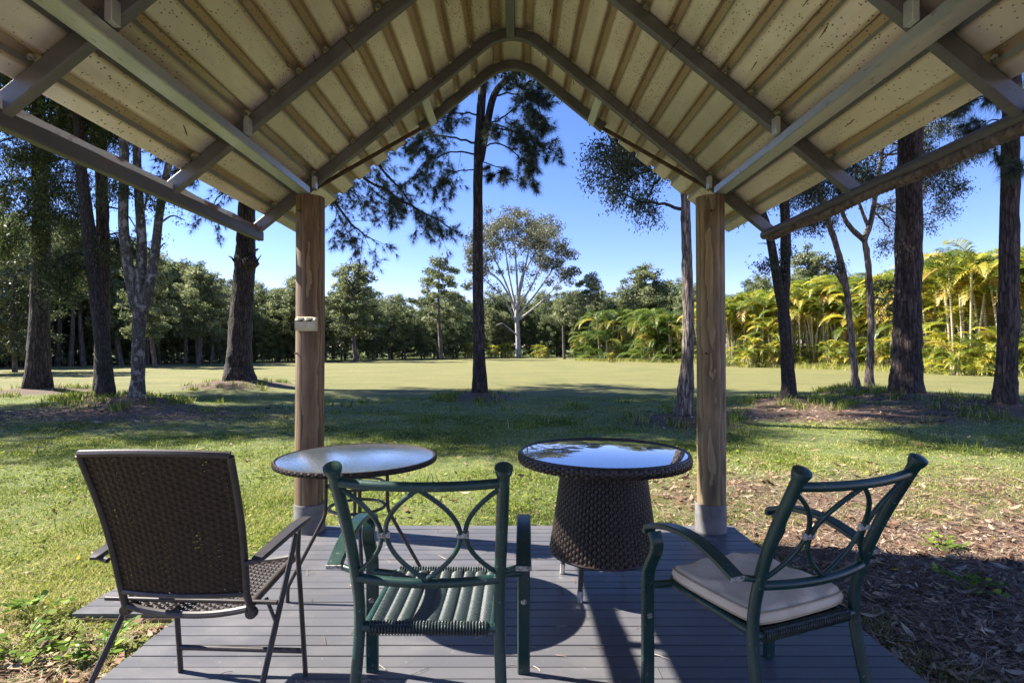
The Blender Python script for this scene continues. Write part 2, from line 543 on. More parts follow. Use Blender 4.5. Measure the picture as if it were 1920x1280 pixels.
    # ground
    N = Nodes('ground')
    lit, mown = N.attr('litter'), N.attr('mown')
    p = N.obj()
    a = N.noise(p, .35, 5, .6)
    b = N.noise(p, 2.3, 6, .68)
    d = N.noise(p, 26, 5, .7)
    e = N.noise(p, 140, 3, .7)
    green = N.ramp(N.math('ADD', N.math('MULTIPLY', b, .5), N.math('MULTIPLY', d, .5)), [(.3, (.045, .065, .016)), (.5, (.125, .165, .032)), (.68, (.24, .245, .07)), (.84, (.35, .29, .14))])
    mow = N.noise(N.obj((.12, .9, 1)), 1.3, 5, .65)
    tan = N.ramp(N.math('ADD', N.math('MULTIPLY', N.math('ADD', a, mow), .32), N.math('MULTIPLY', N.math('ADD', b, d), .2)), [(.34, (.080, .092, .022)), (.5, (.152, .148, .038)), (.66, (.23, .20, .065))])
    brown = N.ramp(N.math('ADD', N.math('MULTIPLY', d, .6), N.math('MULTIPLY', e, .4)), [(.3, (.045, .027, .018)), (.5, (.13, .082, .055)), (.68, (.28, .19, .13))])
    c = N.mix(mown, green, tan)
    lm = N.math('ADD', lit, N.math('MULTIPLY', N.math('SUBTRACT', b, .5), .9))
    c = N.mix(N.ramp(lm, [(.36, 0.0), (.62, 1.0)]), c, brown)
    c = N.mix(N.ramp(e, [(.3, .35), (.6, 0.0)]), c, (.03, .03, .012))
    hh = N.math('ADD', N.math('MULTIPLY', d, .6), N.math('MULTIPLY', e, .4))
    M['ground'] = N.done(N.pbr(c, .95, N.bump(hh, .8, .04)))


make_materials()
# ------------------------------------------------------------------ pavilion
TH = R(39.0)
CT, ST = math.cos(TH), math.sin(TH)
ZC = 3.77 - .30 / CT           # centre of the ridge bend


def prof(s, off):
    """cross-section of the bent roof: arc length s from the ridge, normal offset off from the frame's underside"""
    s = np.asarray(s, float)
    rb = .30 + off
    sa = .30 * TH
    sg, a = np.sign(s), np.abs(s)
    inn = a <= sa
    t = np.maximum(a - sa, 0)
    an = np.minimum(a, sa) / .30
    x = rb * np.sin(an) + np.where(inn, 0, t * CT)
    z = ZC + rb * np.cos(an) - np.where(inn, 0, t * ST)
    return sg * x, z


def s_at_x(x, off):
    rb = .30 + off
    return .30 * TH + (x - rb * ST) / CT


def frame(G, Y, s0, s1, w=.05, o0=0.0, o1=.075):
    ss = np.concatenate((np.linspace(s0, -.22, 12), np.linspace(-.21, .21, 23), np.linspace(.22, s1, 12))) if s0 < -.3 and s1 > .3 else np.linspace(s0, s1, 30)
    P = []
    b = .006
    for off, y in ((o0 + b, Y - w / 2), (o0, Y - w / 2 + b), (o0, Y + w / 2 - b), (o0 + b, Y + w / 2), (o1 - b, Y + w / 2), (o1, Y + w / 2 - b), (o1, Y - w / 2 + b), (o1 - b, Y - w / 2)):
        x, z = prof(ss, off)
        P.append(np.stack((x, np.full_like(x, y), z), 1))
    v = np.stack(P, 1)
    n, k = v.shape[:2]
    v = v.reshape(-1, 3)
    i, j = np.meshgrid(np.arange(n - 1), np.arange(k), indexing='ij')
    j2 = (j + 1) % k
    q = np.stack((i * k + j, i * k + j2, (i + 1) * k + j2, (i + 1) * k + j), -1).reshape(-1, 4)
    G.add(v, q)
    for r0 in (0, (n - 1) * k):
        c = v[r0:r0 + k].mean(0)
        a = np.arange(k)
        G.add(np.concatenate((v[r0:r0 + k], c[None])), None, np.stack((a, (a + 1) % k, np.full(k, k)), 1))


FRAMES = [4.20, 3.15, 2.10, 1.05, 0.0, -1.05]
Y_FRONT, Y_BACK = 4.80, -1.35
XP = 1.50                       # post line


def pavilion():
    P = thing('pavilion', 'open gabled shelter of grey steel frames and ribbed cream sheeting on round timber posts', 'pavilion', (0, 0, 0))
    # roof sheeting with trapezoid ribs running front to back
    smax = float(s_at_x(1.865, .078))
    pitch, sp, rib = .1905, [], []
    k0 = int(smax / pitch) + 1
    for k in range(-k0, k0 + 1):
        c = (k + .5) * pitch
        for ds, hgt in ((-.030, 0), (-.017, 1), (.017, 1), (.030, 0)):
            sp.append(c + ds)
            rib.append(hgt)
        for ds in (.05, .08, .11, .14):
            sp.append(c + ds)
            rib.append(0)
    sp, rib = np.array(sp), np.array(rib, float)
    keep = (np.abs(sp) < smax)
    sp, rib = sp[keep], rib[keep]
    sp = np.concatenate(([-smax], sp, [smax]))
    rib = np.concatenate(([0], rib, [0]))
    ys = np.arange(Y_BACK, Y_FRONT + .01, .15)
    ys[-1] = Y_FRONT
    rng = np.random.RandomState(5)
    for li, (o, mt, nm) in enumerate(((.078, 'sheet', 'roof_sheeting'),)):
        G = Geo()
        off = o + .029 * rib
        near = np.zeros_like(sp)
        for i in range(len(sp)):
            near[i] = rib[max(0, i - 1):i + 2].max()
        X = np.zeros_like(sp)
        Z = np.zeros_like(sp)
        for i in range(len(sp)):
            X[i], Z[i] = prof(sp[i], off[i])
        wob = rng.normal(0, .0012, (len(sp), len(ys)))
        v = np.stack((np.repeat(X[:, None], len(ys), 1), np.repeat(ys[None], len(sp), 0), Z[:, None] + wob), -1).reshape(-1, 3)
        nn = len(v)
        G.grid(v, len(sp), len(ys), 0)
        v2 = v.copy()
        v2[:, 2] += .0022
        n0 = G.n
        G.grid(v2, len(sp), len(ys), 1)
        # close the cut edges
        a = np.arange(len(sp) - 1) * len(ys)
        for e in (0, len(ys) - 1):
            G.q.append(np.stack((a + e, a + len(ys) + e, a + len(ys) + e + n0, a + e + n0), 1))
            G.qm.append(np.zeros(len(a), int))
        b = np.arange(len(ys) - 1)
        for e in (0, (len(sp) - 1) * len(ys)):
            G.q.append(np.stack((b + e, b + e + 1, b + e + 1 + n0, b + e + n0), 1))
            G.qm.append(np.zeros(len(b), int))
        att = np.repeat(near, len(ys))
        o_ = G.build(nm, [M['sheet'], M['sheettop']], P, attrs={'rib': np.concatenate((att, att))})
        o_.data.set_sharp_from_angle(angle=R(20))
    # bent steel frames
    send = float(s_at_x(1.945, 0))
    bolt = None
    for Y in FRAMES:
        G = Geo()
        frame(G, Y, -send, send)
        rf = G.build('rafter', M['steel'], P)
        for k in range(-k0, k0 + 1):
            c = (k + .5) * pitch
            if abs(c) < smax - .03 and Y > 2:
                x, z = prof(c, .086)
                if bolt is None:
                    B = Geo()
                    B.lathe([(0, .010), (.009, .009), (.013, .004), (.013, -.008)], (0, 0, 0), 8)
                    b_ = bolt = B.build('bolt', M['worn'], rf)
                else:
                    b_ = bolt.copy()
                    COL.objects.link(b_)
                    b_.parent = rf
                b_.location = (float(x), Y - .034, float(z))
        # butt joint sleeve half way down each slope
        for s0 in (-1.12, 1.12):
            J = Geo()
            frame(J, Y, s0 - .004, s0 + .004, .054, -.002, .074)
            J.build('joint_band', M['rust'], rf)
    # small outermost arch holding the front edge
    G = Geo()
    sf = float(s_at_x(.74, 0))
    frame(G, 4.66, -sf, sf, .045)
    G.build('front_arch', M['steel'], P)
    for sx in (-1, 1):
        s0 = float(s_at_x(.655, 0)) * sx
        G = Geo()
        x, z = prof(s0, .022)
        Mx = np.array(Matrix.Rotation(sx * TH, 3, 'Y'))
        G.box((x, 4.445, z), (.065, .475, .05), Mx, .004)
        G.build('purlin_stub', M['galv'], P)
        # rusty diagonal brace from the front arch back to the post head
        G = Geo()
        x0, z0 = prof(float(s_at_x(.70, 0)) * sx, .035)
        x1, z1 = prof(float(s_at_x(1.50, 0)) * sx, .03)
        G.tube([(x0, 4.68, z0), (x1, 4.27, z1)], .016, 6)
        G.build('diagonal_brace', M['rust'], P)
        # plate beam along the post heads
        G = Geo()
        G.box((sx * 1.530, 1.38, 2.519), (.092, 5.43, .056), None, .006)
        pb = G.build('plate_beam', M['galv'], P)
        # small packers standing on the plate beam against each frame
        for i in range(len(FRAMES) - 1):
            y0, y1 = FRAMES[i + 1] + .03, FRAMES[i] - .03
            G = Geo()
            G.box((sx * 1.470, y1 - .02, 2.592), (.028, .05, .090), None, .002)
            G.build('packer', M['galv'], P)
        # ragged lipped eave member
        if sx < 0:
            G = Geo()
            G.box((-1.925, 1.46, 2.215), (.048, 5.62, .072), None, .006)
            eb = G.build('eave_beam', M['eave'], P)
            L = Geo()
            yy = np.linspace(-1.3, 4.2, 220)
            sc = np.array([(-1, -1), (1, -1), (1, 1), (-1, 1)]) * .7
            L.tube(np.stack((np.full_like(yy, -1.915), yy, np.full_like(yy, 2.262)), 1), .021 + .004 * np.sin(yy * 17) * np.sin(yy * 5.3), sec=sc, up=(0, 0, 1))
            L.build('gutter_lip', M['lip'], eb)
        else:
            G = Geo()
            yy = np.linspace(-1.35, 4.27, 30)
            G.tube(np.stack((np.full_like(yy, 1.935), yy, np.full_like(yy, 2.225)), 1), .034, 14)
            eb = G.build('eave_pipe', M['eave'], P)
            C = Geo()
            yy = np.arange(1.2, 4.1, .0045)
            rr = .021 * (1 + .30 * np.sin(yy / .034 * 2 * math.pi))
            C.tube(np.stack((np.full_like(yy, 1.905) + .004 * np.sin(yy * 6), yy, 2.172 + .004 * np.sin(yy * 9)), 1), rr, 9)
            C.build('ribbed_conduit', M['conduit'], eb)
    # dry twigs and leaf bits caught between sheet and frames
    rng = np.random.RandomState(15)
    for k in range(26):
        s0 = rng.uniform(-2.2, 2.2)
        x, z = prof(s0, .070)
        y = rng.uniform(1.9, 4.6)
        a = rng.uniform(-.5, .5)
        l = rng.uniform(.02, .05)
        G = Geo()
        d = V(math.sin(a) * CT, math.cos(a), rng.uniform(-.5, -.1)) * l
        p0 = V(float(x), y, float(z) + .006)
        G.tube(np.array([p0 - d, p0 + rng.normal(0, .003, 3), p0 + d * .9]), [.0022, .003, .0015], 5)
        G.build('caught_twig', M['rust'], P)
    # ridge member
    G = Geo()
    G.box((-.012, 1.43, 3.715), (.066, 5.5, .05), None, .005)
    G.build('ridge_beam', M['steel'], P)
    # posts
    for sx, Y in ((-1, 4.17), (1, 4.17), (-1, -1.0), (1, -1.0)):
        mt = 'post_brown' if sx < 0 else 'post_pale'
        rng = np.random.RandomState(11 + sx)
        G = Geo()
        zz = np.linspace(.0, 2.486, 40)
        cx = (-1.515 if sx < 0 else 1.488)
        bend = .006 * np.sin(zz * 1.3 + sx)
        dent = rng.normal(0, .006, (40, 28))
        G.tube(np.stack((cx + bend, np.full_like(zz, Y), zz), 1), .1035, 28, fn=lambda i, j: 1 + .25 * dent[i, j] + .006 * np.sin(j * 2 + i * .1))
        po = G.build('post', M[mt], P)
        S = Geo()
        S.lathe([(.1055, -.0), (.116, 0), (.1135, .01), (.1125, .20), (.111, .203), (.1045, .205)], (cx, Y, .001), 32)
        S.build('post_shoe', M['shoe'], po)
        if Y > 0:
            Nl = Geo()
            for zk, an in ((2.36, -1.9), (1.32, -2.2)):
                Nl.tube([(cx + .10 * math.cos(an), Y + .10 * math.sin(an), zk), (cx + .125 * math.cos(an), Y + .125 * math.sin(an), zk + .004)], .006, 7)
            Nl.build('nail', M['rust'], po)
    # weatherproof double power outlet on the left front post
    G = Geo()
    cz, cy = H - (608 - CY) / F * 4.05, 4.17 - .135
    cx = (572 - CX) / F * 4.03
    pf = [(-.048, -.002), (-.048, .05), (-.02, .062), (.03, .062), (.056, .03), (.056, -.002)]   # z, depth
    n = len(pf)
    for sx in (-.072, .072):
        G.add([(cx + sx, cy + .048 - d, cz + z) for z, d in pf])
    q = [(i, (i + 1) % n, n + (i + 1) % n, n + i) for i in range(n)]
    G.q.append(np.array(q))
    G.qm.append(np.zeros(n, int))
    for base in (0, n):
        G.t.append(np.array([(base, base + i, base + i + 1) for i in range(1, n - 1)]))
        G.tm.append(np.zeros(n - 2, int))
    out = G.build('power_outlet', M['cream'], P, smooth=False)
    for dx in (-.032, .03):
        S = Geo()
        Mr = np.array(Matrix.Rotation(R(-45), 3, 'X'))
        S.box((cx + dx, cy - .008, cz + .034), (.042, .012, .034), Mr, .003)
        S.box((cx + dx + .004, cy - .017, cz + .030), (.014, .014, .012), Mr, .002)
        S.build('socket_flap', M['flap'], out)
    return P


def deck():
    G = Geo()
    rng = np.random.RandomState(3)
    pitch, gap, th = .0866, .0065, .028
    yend = 4.275
    n = int((yend + 1.3) / pitch)
    for k in range(n):
        y1 = yend - k * pitch
        y0 = y1 - pitch + gap
        cuts = [-1.69 + rng.uniform(-.004, .004), 1.69 + rng.uniform(-.004, .004)]
        if k % 3 == 1:
            cuts.insert(1, (-.55, -.05, .62, -.9, .28)[(k // 3) % 5])
        for a, b in zip(cuts[:-1], cuts[1:]):
            c = .0022
            prof_ = [(y0, -th), (y0, -c), (y0 + c, 0), (y1 - c, 0), (y1, -c), (y1, -th)]
            dz = rng.normal(0, .0008)
            v = [(x, y, z + dz) for x in (a + .0015, b - .0015) for y, z in prof_]
            m = 6
            q = [(i, (i + 1) % m, m + (i + 1) % m, m + i) for i in range(m)]
            t = [(0, i, i + 1) for i in range(1, m - 1)] + [(m, m + i + 1, m + i) for i in range(1, m - 1)]
            G.add(v, q, t, 0, rng.uniform(0, 1))
    D = thing('deck', 'slate grey composite board deck under the shelter', 'deck', (0, 0, 0))
    G.build('deck_boards', M['deck'], D, smooth=False)
    J = Geo()
    for x in (-1.62, -.8, 0, .8, 1.62):
        J.box((x, 1.48, -.073), (.045, 5.5, .086))
    J.build('joist', M['joist'], D, smooth=False)
    # low step boards beside it
    S = thing('step_platform', 'low grey step of four boards on the grass left of the deck', 'step', (-2.03, 3.17, 0))
    G = Geo()
    for k in range(4):
        y = 2.99 + k * .095 + .045
        G.box((-2.035, y, -.078), (.66 - .02 * (k == 3), .087, .024), None, .002, 0)
    G.build('boards', M['deck'], S, off=(-2.03, 3.17, 0), smooth=False)
    G = Geo()
    for y in (3.0, 3.31):
        G.box((-2.035, y, -.125), (.6, .035, .068))
    G.build('bearer', M['joist'], S, off=(-2.03, 3.17, 0), smooth=False)


pavilion()
deck()
# ------------------------------------------------------------------ furniture
def green_chair(label):
    C = thing('armchair', label, 'chair', (0, 0, 0), 0, 'green metal armchairs')
    g = M['green']
    # back posts that run on down as the rear legs
    bp = [(.250, -.300, 0), (.247, -.268, .13), (.240, -.232, .30), (.236, -.218, .43), (.238, -.236, .56), (.247, -.302, .75), (.258, -.420, .985)]
    post = smooth_path(bp, 40)

    def on_post(z, sx):
        i = np.argmin(abs(post[:, 2] - z))
        return post[i] * V(sx, 1, 1)
    for sx in (-1, 1):
        G = Geo()
        p = post * V(sx, 1, 1)
        G.tube(p, .0195, 14)
        leg = G.build('back_post', g, C)
        K = Geo()
        d = p[-1] - p[-4]
        d /= np.linalg.norm(d)
        Mx = np.array(Vector(d).to_track_quat('Z', 'Y').to_matrix())
        K.lathe([(.019, -.035), (.0205, -.02), (.026, -.006), (.0285, .006), (.0275, .013), (.018, .018), (0, .0195)], p[-1], 20, Mx)
        K.build('finial', g, leg)
        # front leg: flat bar with an S bend
        sec = np.array([(-.5, -.32), (-.42, -.5), (.42, -.5), (.5, -.32), (.5, .32), (.42, .5), (-.42, .5), (-.5, .32)]) * V(.052, .024)
        fl = smooth_path([(.318, .238, 0), (.318, .238, .22), (.318, .238, .42), (.318, .232, .475), (.318, .208, .525), (.318, .185, .565), (.318, .180, .605), (.318, .196, .640)], 44) * V(sx, 1, 1)
        G = Geo()
        G.tube(fl, 1.0, sec=sec, up=(1, 0, 0))
        G.build('front_leg', g, C)
        B = Geo()
        B.lathe([(.0, .004), (.010, .004), (.012, 0)], (.318 * sx, .238 - .0125, .30), 14, np.array(Matrix.Rotation(R(90), 3, 'X')))
        B.build('plug', M['worn'], C)
        ar = smooth_path([(.318, .232, .628), (.318, .226, .650), (.318, .190, .665), (.318, .09, .688), (.318, -.03, .687), (.318, -.14, .66), (.318, -.235, .622)], 40) * V(sx, 1, 1)
        G = Geo()
        G.tube(ar, 1.0, sec=sec * V(1, .85), up=(1, 0, 0))
        G.tube([(.300 * sx, -.222, .618), on_post(.612, sx)], .011, 10)
        arm = G.build('armrest', g, C)
        T = Geo()
        T.box((.318 * sx, -.237, .6205), (.0535, .006, .017), np.array(Matrix.Rotation(R(20), 3, 'X')), .001)
        T.build('worn_end', M['worn'], arm)
        # side rail
        G = Geo()
        G.tube([(.214 * sx, -.222, .412), (.214 * sx, .225, .418)], .015, 10)
        G.tube([(.214 * sx, .212, .418), (.306 * sx, .232, .418)], .015, 10)
        G.tube([(.20 * sx, -.218, .412), (.236 * sx, -.219, .412)], .0155, 10)
        G.build('side_rail', g, C)

    def back(x, z):
        """point on the curved plane of the back"""
        yy = np.interp(z, post[::-1, 2] if post[0, 2] > post[-1, 2] else post[:, 2], post[:, 1])
        return V(x, yy - .035 * (1 - (x / .25) ** 2), z)
    # top and bottom rails, bowed
    for nm, z, dip, r in (('top_rail', .943, -.006, .0155), ('bottom_rail', .592, -.006, .0155)):
        G = Geo()
        w = abs(on_post(z, 1)[0])
        xs = np.linspace(-w, w, 22)
        G.tube([back(x, z + dip * (1 - (x / w) ** 2)) for x in xs], r, 12)
        G.build(nm, g, C)
    # scroll work: pointed oval between two half ovals
    zt, zb = .928, .600
    zm = (zt + zb) / 2
    hh = (zt - zb) / 2
    G = Geo()
    tt = np.linspace(-1, 1, 30)
    for sx in (-1, 1):
        G.tube([back(sx * .118 * (1 - abs(t) ** 2.0), zm + hh * t) for t in tt], .0078, 9)
        w0 = .244
        G.tube([back(sx * (w0 - (w0 - .134) * (1 - abs(t) ** 2.0)), zm + hh * .97 * t) for t in tt], .0078, 9)
    sc = G.build('scrollwork', g, C)
    for sx in (-1, 1):
        T = Geo()
        p = back(sx * .126, zm)
        T.tube([p + V(-.019, -.001, 0), p + V(.019, -.001, 0)], .0125, 10, sec=np.stack((np.cos(np.arange(10) * .628), .75 * np.sin(np.arange(10) * .628)), 1))
        T.build('tie_ring', M['worn'], sc)
    # cord seat: rope rolls front and rear, padded lanes between
    for y, z in ((-.220, .412), (.228, .420)):
        G = Geo()
        xs = np.arange(-.198, .1985, .0018)
        rr = .0215 * (1 + .12 * np.sin(xs / .0105 * 2 * math.pi))
        G.tube(np.stack((xs, np.full_like(xs, y), np.full_like(xs, z)), 1), rr, 12)
        G.build('cord_roll', M['cord'], C)
    G = Geo()
    xs, ys = np.linspace(-.214, .214, 97), np.linspace(-.21, .222, 30)
    X, Y = np.meshgrid(xs, ys, indexing='ij')
    lane = np.abs(np.sin((X + .214) / .428 * 9 * math.pi))
    Z = .418 + .012 * np.sqrt(lane) + .006 * (Y / .22) - .012 * (1 - (X / .214) ** 2) * (1 - (Y / .22) ** 2)
    G.grid(np.stack((X, Y, Z), -1).reshape(-1, 3), len(xs), len(ys))
    Z2 = Z - .022
    G.grid(np.stack((X, Y, Z2), -1).reshape(-1, 3), len(xs), len(ys))
    G.build('cord_seat', M['cord'], C)
    return C


c1 = green_chair('green metal armchair with a bare corded seat beside the woven folding chair')
c1.location = (-.274, 2.095, .002)
c1.rotation_euler = (0, 0, R(-1.2))
c2 = copy_tree(c1)
c2['label'] = 'green metal armchair turned askew with a beige cushion on its seat'
c2.location = (.922, 2.105, .002)
c2.rotation_euler = (0, 0, R(22))


def cushion():
    O = thing('seat_cushion', 'beige canvas cushion with piped edges lying on a green chair seat', 'cushion', (.922, 2.105, .437), R(24))
    n = 40
    u = np.linspace(-1, 1, n)
    U, W = np.meshgrid(u, u, indexing='ij')

    def rnd(a, b):                                    # square with rounded corners
        k = 1 - .075 * (np.abs(a * b)) ** 3
        return a * .222 * k, b * .222 * k
    X, Y = rnd(U, W)
    e = np.maximum(np.abs(U), np.abs(W))
    puff = (1 - e ** 3.0) ** .55
    rng = np.random.RandomState(2)
    wr = .0085 * np.sin(X * 42 + Y * 11 + 2 + 2 * np.sin(Y * 17)) * np.clip(e - .25, 0, 1) + .002 * np.sin(X * 31 - Y * 44)
    top = .040 + .026 * puff + wr * (e < .98)
    G = Geo()
    Y2 = Y + .012
    G.grid(np.stack((X, Y2, top), -1).reshape(-1, 3), n, n)
    bot = .004 - .003 * puff
    G.grid(np.stack((X, Y2, np.maximum(bot, .001)), -1).reshape(-1, 3), n, n)
    # side wall, slightly bulged
    per = [(i, 0) for i in range(n)] + [(n - 1, j) for j in range(1, n)] + [(i, n - 1) for i in range(n - 2, -1, -1)] + [(0, j) for j in range(n - 2, 0, -1)]
    px = np.array([X[i, j] for i, j in per])
    py = np.array([Y2[i, j] for i, j in per])
    rows = []
    for t in np.linspace(0, 1, 6):
        k = 1 + .030 * math.sin(t * math.pi)
        rows.append(np.stack((px * k, (py - .012) * k + .012, np.full(len(px), .004 + t * .036)), 1))
    v = np.stack(rows, 1).reshape(-1, 3)
    m, L = 6, len(px)
    i, j = np.meshgrid(np.arange(L), np.arange(m - 1), indexing='ij')
    i2 = (i + 1) % L
    G.add(v, np.stack((i * m + j, i2 * m + j, i2 * m + j + 1, i * m + j + 1), -1).reshape(-1, 4))
    cv = G.build('cover', M['canvas'], O, smooth='full')
    Pg = Geo()
    for z in (.041, .005):
        pts = np.stack((px * 1.008, (py - .012) * 1.008 + .012, np.full(L, z)), 1)
        pts = np.concatenate((pts, pts[:1]))
        Pg.tube(pts, .0036, 6, False)
    Pg.build('piping', M['piping'], O, smooth='full')


cushion()


def wicker_chair():
    C = thing('folding_armchair', 'dark brown woven folding armchair with a high reclined back', 'chair', (-1.175, 2.13, .002), R(-3))
    b = M['bronze']
    # back panel: leans back, slightly hollow
    def bk(u, v):
        w = .232 + .028 * v
        x = (u * 2 - 1) * w
        z = .475 + .520 * v
        y = -.125 - .155 * v + .018 * np.sin(v * 3.1) - .028 * (1 - (2 * u - 1) ** 2)
        p = np.stack((x, y, z + .010 * (1 - (2 * u - 1) ** 2) * v), -1)
        nn = np.stack((0 * u, np.full_like(u, -.96), np.full_like(u, -.28)), -1)
        return p, nn
    G = Geo()
    weave(G, bk, 22, 46, .0026, 1.0)
    rs = np.random.RandomState(6)
    nu, nv = 88, 92
    uu, vv = np.meshgrid(np.linspace(0, 1, nu + 1), np.linspace(0, 1, nv + 1), indexing='ij')
    p, _ = bk(uu.ravel(), vv.ravel())
    i, j = np.meshgrid(np.arange(nu), np.arange(nv), indexing='ij')
    hole = (rs.rand(nu, 1) < .10) & (np.sin(np.linspace(0, 9, nv)[None] + rs.rand(nu, 1) * 20) > .72) & (j % 2 == 0)
    hole |= (rs.rand(nu, 1) < .10) & (np.sin(np.linspace(0, 7, nv)[None] + rs.rand(nu, 1) * 20) > .6) & (j % 2 == 1)
    hole |= (np.abs(i - (52 + (60 - j) * .35)) < 3.5) & (j > 18) & (j < 46) & (rs.rand(nu, nv) < .30)
    keep = ~hole
    i, j = i[keep], j[keep]
    G.add(p, np.stack((i * (nv + 1) + j, (i + 1) * (nv + 1) + j, (i + 1) * (nv + 1) + j + 1, i * (nv + 1) + j + 1), 1))
    G.build('woven_back', M['wicker'], C)
    G = Geo()
    u = np.linspace(0, 1, 70)
    p, _ = bk(u, np.full_like(u, 1.0))
    G.tube(np.stack([p + V(0, 0, .004)])[0], .0125 * (1 + .07 * (np.arange(70) % 2)), 8)
    p, _ = bk(u, np.full_like(u, 0.0))
    G.tube(p, .0105, 8)
    for sx in (0, 1):
        vv = np.linspace(0, 1, 30)
        p, _ = bk(np.full_like(vv, float(sx)), vv)
        lo = V((sx * 2 - 1) * .236, -.098, .395)
        G.tube(np.concatenate((lo[None], p)), .0125, 10)
        G.lathe([(0, .014), (.018, .014), (.021, .008), (.021, -.010), (0, -.012)], lo + V(0, 0, 0), 18, np.array(Matrix.Rotation(R(90), 3, 'X')))
    G.build('back_frame', b, C)
    # seat
    def st(u, v):
        x = (u * 2 - 1) * .225
        y = -.105 + .40 * v
        z = .412 + .045 * v - .028 * (1 - (2 * u - 1) ** 2) + .012 * np.maximum(v - .8, 0) * -5 * .4
        return np.stack((x, y, z), -1), np.stack((0 * u, 0 * u, 0 * u + 1.0), -1)
    G = Geo()
    weave(G, st, 20, 34, .0028, .985)
    G.build('woven_seat', M['wicker2'], C)
    G = Geo()
    for vv_ in (0.0, 1.0):
        p, _ = st(u, np.full_like(u, vv_))
        G.tube(p, .0125 * (1 + .08 * (np.arange(70) % 2)), 8)
    for sx in (0., 1.):
        vv = np.linspace(0, 1, 20)
        p, _ = st(np.full_like(vv, sx), vv)
        G.tube(p, .0135, 10)
    G.build('seat_frame', b, C)
    G = Geo()
    G.tube([(-.325, -.085, .428), (.325, -.085, .428)], .0085, 10)
    G.build('hinge_rod', b, C)
    for sx in (-1, 1):
        flat = np.stack((np.cos(np.arange(12) / 12 * 6.2832), .62 * np.sin(np.arange(12) / 12 * 6.2832)), 1)
        G = Geo()
        G.tube([(.288 * sx, .150, .600), (.288 * sx, .120, .54), (.325 * sx - .03, -.235, 0)], .0155, sec=flat, up=(0, 1, 0))
        G.build('rear_leg', b, C)
        G = Geo()
        G.tube([(.272 * sx, .215, .625), (.270 * sx, .21, .5), (.268 * sx + .04, .198, 0)], .0145, sec=flat, up=(0, 1, 0))
        G.build('front_leg', b, C)
        # arm pad
        G = Geo()
        ap = smooth_path([(.292 * sx, -.185, .612), (.300 * sx, -.06, .628), (.305 * sx, .10, .642), (.306 * sx, .24, .640)], 26)
        w = np.interp(np.linspace(0, 1, 26), [0, .05, .2, .8, .95, 1], [.012, .021, .023, .026, .022, .010])
        sec = np.array([(-1, -.25), (-.85, -.42), (.85, -.42), (1, -.25), (1, .2), (.8, .42), (-.8, .42), (-1, .2)])
        G.tube(ap, w, sec=sec, up=(1, 0, 0))
        G.build('armrest', M['armpad'], C)
        G = Geo()
        G.tube([(.250 * sx, -.168, .60), (.292 * sx, -.160, .608)], .010, 8)
        G.build('arm_bracket', b, C)
        G = Geo()
        G.tube([(.262 * sx, .15, .598), (.298 * sx, .15, .598)], .012, 10)
        G.build('pivot_pin', b, C)
        G = Geo()
        G.tube([(.25 * sx, -.02, .415), (.292 * sx, -.03, .33)], .007, 8)
        G.build('folding_link', b, C)
    G = Geo()
    G.tube([(-.236, .199, .098), (.300, .199, .098)], .011, 10)
    G.build('stretcher', b, C)
    return C


wicker_chair()


def rim_weave(G, r, z0, z1, nu, nv, amp, bulge=.004):
    def fn(u, v):
        a = u * 2 * math.pi
        rr = r + bulge * np.sin(v * math.pi)
        return np.stack((rr * np.cos(a), rr * np.sin(a), z0 + (z1 - z0) * v), -1), np.stack((np.cos(a), np.sin(a), 0 * a), -1)
    weave(G, fn, nu, nv, amp, .97, 3, True)


def drum_table():
    T = thing('wicker_table', 'round table on a tapered dark wicker drum with mirror-like glass top', 'table', (.525, 3.20, .002))
    zt = .763
    rt = .486
    G = Geo()
    G.lathe([(.0, zt - .001), (rt - .030, zt - .001), (rt - .022, zt - .002), (rt - .021, zt - .012)], (0, 0, 0), 96)
    G.build('glass_top', M['glass_dark'], T, smooth=True)
    G = Geo()
    rim_weave(G, rt - .004, zt - .056, zt - .006, 120, 4, .0032, .006)
    a = np.linspace(0, 2 * math.pi, 181)
    ring = np.stack((np.cos(a), np.sin(a), 0 * a), 1)
    G.tube(ring * (rt - .012) + V(0, 0, zt - .004), .0085 * (1 + .1 * (np.arange(181) % 2)), 8, False)
    G.lathe([(rt - .02, zt - .010), (rt - .01, zt - .010), (rt - .01, zt - .055), (rt - .03, zt - .062), (.18, zt - .055), (0, zt - .055)], (0, 0, 0), 96)
    G.build('woven_rim', M['wicker2'], T)

    def cone(u, v):
        a = u * 2 * math.pi
        rr = .305 - .072 * v ** .9
        return np.stack((rr * np.cos(a), rr * np.sin(a), .205 + .495 * v), -1), np.stack((np.cos(a), np.sin(a), 0 * a + .12), -1)
    G = Geo()
    weave(G, cone, 80, 29, .0050, .97, 4, True)
    G.tube(ring * .303 + V(0, 0, .203), .009, 8, False)
    G.lathe([(.292, .21), (.222, .695)], (0, 0, 0), 48)
    G.build('wicker_drum', M['wicker2'], T)
    for an in (40, 130, 220, 310):
        c, s = math.cos(R(an + 14)), math.sin(R(an + 14))
        G = Geo()
        G.tube([(.258 * c, .258 * s, .23), (.272 * c, .272 * s, .05)], .0135, 12)
        lg = G.build('leg', M['bronze'], T)
        K = Geo()
        K.tube([(.2715 * c, .2715 * s, .058), (.275 * c, .275 * s, 0)], [.0155, .0165], 14)
        K.build('foot_cap', M['chrome'], lg)


drum_table()


